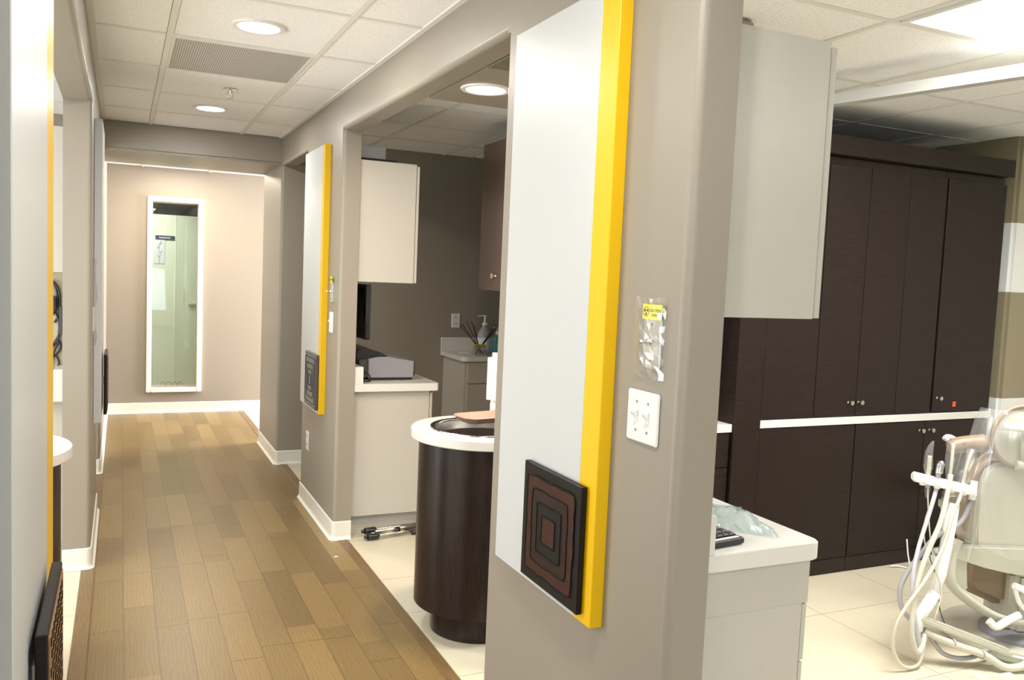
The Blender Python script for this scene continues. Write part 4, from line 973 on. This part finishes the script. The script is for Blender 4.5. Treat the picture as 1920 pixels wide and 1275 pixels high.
handpiece('syringe wrapped in a crinkled clear sleeve, leftmost in the holder', [(2.974, 2.342, .70), (2.976, 2.345, .77), (2.980, 2.348, .83)], .008, CHW,
          [(2.972, 2.338, .70), (2.968, 2.33, .648), (2.966, 2.308, .522), (2.975, 2.282, .397), (2.993, 2.255, .295), (2.953, 2.245, .19)], .0028, HOSEW,
          [((2.970, 2.338, .66), .006), ((2.972, 2.34, .69), .016), ((2.974, 2.343, .75), .012), ((2.972, 2.347, .79), .021), ((2.974, 2.349, .84), .020), ((2.984, 2.35, .868), .014), ((2.998, 2.35, .888), .004)])
handpiece('metal headed suction handpiece with lavender hose', [(3.003, 2.322, .70), (3.008, 2.325, .735), (3.010, 2.325, .765)], .010, HOSEG,
          [(3.003, 2.322, .71), (2.979, 2.314, .66), (2.952, 2.311, .59), (2.899, 2.303, .464), (2.866, 2.29, .363), (2.86, 2.275, .26), (2.874, 2.259, .156), (2.905, 2.258, .081), (2.928, 2.271, .13)], .0085, HOSEL,
          None, ([(3.010, 2.325, .762), (3.016, 2.325, .795), (3.024, 2.325, .800)], .016, CHROME))
handpiece('slim white tipped ejector in a clear sleeve with thick ivory hose', [(3.048, 2.305, .70), (3.056, 2.307, .78), (3.066, 2.312, .885)], .0065, HOSEW,
          [(3.050, 2.301, .76), (3.027, 2.292, .676), (2.987, 2.281, .571), (2.931, 2.279, .468), (2.882, 2.273, .367), (2.846, 2.26, .246), (2.832, 2.249, .155), (2.851, 2.244, .089), (2.876, 2.241, .071), (2.905, 2.25, .1), (2.932, 2.269, .13)], .0105, HOSEW,
          [((3.040, 2.30, .68), .010), ((3.052, 2.305, .75), .020), ((3.068, 2.31, .82), .034), ((3.082, 2.31, .885), .040)])
handpiece('curved white tipped ejector in a clear sleeve, nearest the chair', [(3.098, 2.28, .72), (3.108, 2.279, .78), (3.122, 2.277, .83), (3.136, 2.276, .862)], .007, HOSEW,
          [(3.096, 2.274, .729), (3.073, 2.27, .666), (3.033, 2.263, .606), (2.978, 2.257, .471), (2.891, 2.249, .364), (2.8, 2.253, .265), (2.754, 2.258, .19), (2.743, 2.257, .111), (2.77, 2.249, .046), (2.821, 2.242, .014), (2.882, 2.244, .023), (2.922, 2.26, .078), (2.928, 2.271, .13)], .0072, HOSEW,
          [((3.100, 2.277, .66), .012), ((3.108, 2.277, .73), .016), ((3.118, 2.277, .80), .022), ((3.130, 2.277, .865), .024)])
handpiece('short capped handpiece at the right end of the holder', [(3.135, 2.262, .66), (3.140, 2.262, .70), (3.142, 2.262, .735)], .014, PLW,
          [(3.135, 2.262, .66), (3.10, 2.28, .56), (3.02, 2.32, .50), (2.963, 2.349, .41), (2.918, 2.355, .356), (2.881, 2.356, .287), (2.878, 2.342, .215), (2.898, 2.319, .176), (2.933, 2.3, .15)], .010, HOSEG,
          [((3.150, 2.27, .40), .006), ((3.160, 2.27, .48), .026), ((3.150, 2.27, .56), .020), ((3.142, 2.262, .66), .018)])
bm = nb(); tube(bm, [(2.945, 2.272, .14), (2.969, 2.258, .095), (3.008, 2.237, .046), (3.061, 2.212, .030), (3.122, 2.193, .032), (3.22, 2.19, .05)], .009, 8); obj('supply_hose', bm, HOSEG, arm)
bm = nb(); tube(bm, [(2.93, 2.271, .138), (2.976, 2.238, .115), (3.046, 2.193, .088), (3.125, 2.145, .062), (3.18, 2.106, .026), (3.222, 2.086, .02), (3.288, 2.076, .031), (3.40, 2.12, .05)], .0155, 10); obj('corrugated_hose', bm, HOSEW, arm)
for p in ((3.02, 2.21, .10), (3.115, 2.15, .066)):
    bm = nb(); lathe(bm, [(.019, -.003), (.019, .003)], 14, p, 'X', cap=False); obj('cable_tie', bm, HOSEW, arm)
bm = nb(); tube(bm, [(3.06, 2.33, .56), (2.998, 2.325, .436), (3.014, 2.311, .361), (3.021, 2.291, .278), (3.021, 2.275, .206), (3.031, 2.256, .157), (3.039, 2.24, .12)], .0025, 6); obj('thin_cable', bm, DKGREY, arm)
bm = nb(); tube(bm, [(3.02, 2.33, .70), (2.97, 2.34, .55), (2.965, 2.31, .42), (2.975, 2.29, .30), (2.94, 2.28, .17)], .003, 6); obj('thin_cable', bm, HOSEW, arm)
bm = nb(); box(bm, 3.03, 3.13, 2.30, 2.34, .61, .66, .012, 3); obj('valve_block', bm, CHW, arm)
# thin tube on the floor by the cabinets
bm = nb(); tube(bm, [(3.78, 3.165, .010), (3.83, 3.155, .008), (3.869, 3.12, .010), (3.876, 3.14, .077), (3.884, 3.16, .15)], .004, 7); tag(obj('floor_tube', bm, PLW), 'thin white tube on the tile at the foot of the dark cabinets', 'tube')
# stool beyond the chair
SX, SY = 4.13, 2.93
t = thing('operator_stool', 'white castored stool standing beyond the dental chair', 'stool', (SX, SY, 0))
for k in range(5):
    a = math.radians(178+72*k); d = Vector((math.cos(a), math.sin(a), 0)); c = Vector((SX, SY, 0))
    bm = nb(); tube(bm, [c+Vector((0, 0, .13)), c+d*.10+Vector((0, 0, .11)), c+d*.21+Vector((0, 0, .075))], [.028, .018], 10); obj('leg', bm, PLW, t)
    bm = nb(); w_ = c+d*.21; s_ = Vector((-d.y, d.x, 0))
    tube(bm, [w_-s_*.022+Vector((0, 0, .027)), w_-s_*.006+Vector((0, 0, .027))], .027, 14, smooth=False); tube(bm, [w_+s_*.006+Vector((0, 0, .027)), w_+s_*.022+Vector((0, 0, .027))], .027, 14, smooth=False)
    tube(bm, [w_+Vector((0, 0, .027)), w_+Vector((0, 0, .075))], .008, 8, smooth=False); obj('caster', bm, PLW if k else GREYP, t)
bm = nb(); lathe(bm, [(.035, .10), (.035, .17), (.022, .18), (.022, .36), (.06, .37), (.0005, .371)], 20, (SX, SY, 0), cap=False); obj('column', bm, CHROME, t, smooth=50)
bm = nb(); lathe(bm, [(.0005, .37), (.17, .37), (.185, .39), (.185, .42), (.17, .44), (.0005, .445)], 36, (SX, SY, 0), cap=False); obj('seat', bm, UPH, t, smooth=50)
bm = nb(); random.seed(77); g = []
for i in range(12):
    g.append([bm.verts.new(Vector((2.98+.02*i, 2.16-.012*i-.02*j, .006+random.uniform(0, .03)*(0 < j < 5)))) for j in range(6)])
for i in range(11):
    for j in range(5): bm.faces.new((g[i][j], g[i+1][j], g[i+1][j+1], g[i][j+1]))
tag(obj('plastic_bag', bm, FILM), 'clear crumpled plastic on the tile under the instrument arm', 'plastic bag')
# soap dispenser parts (beside the round sink)
t = bpy.data.objects['soap_dispenser']
bm = nb(); box(bm, 1.505, 1.60, 3.445, 3.51, .90, 1.135, .022, 4); obj('body', bm, PLW, t, smooth=40)
bm = nb(); box(bm, 1.517, 1.548, 3.45, 3.472, .848, .91, .003, 1); obj('stand', bm, PLW, t)
# floor debris
bm = nb(); prism(bm, [(1.005, 4.22, .001), (1.022, 4.215, .001), (1.026, 4.226, .001), (1.008, 4.232, .001)], (0, 0, .002)); tag(obj('paper_scrap', bm, PAPER), 'tiny white scrap on the boards near the middle wall end', 'scrap')
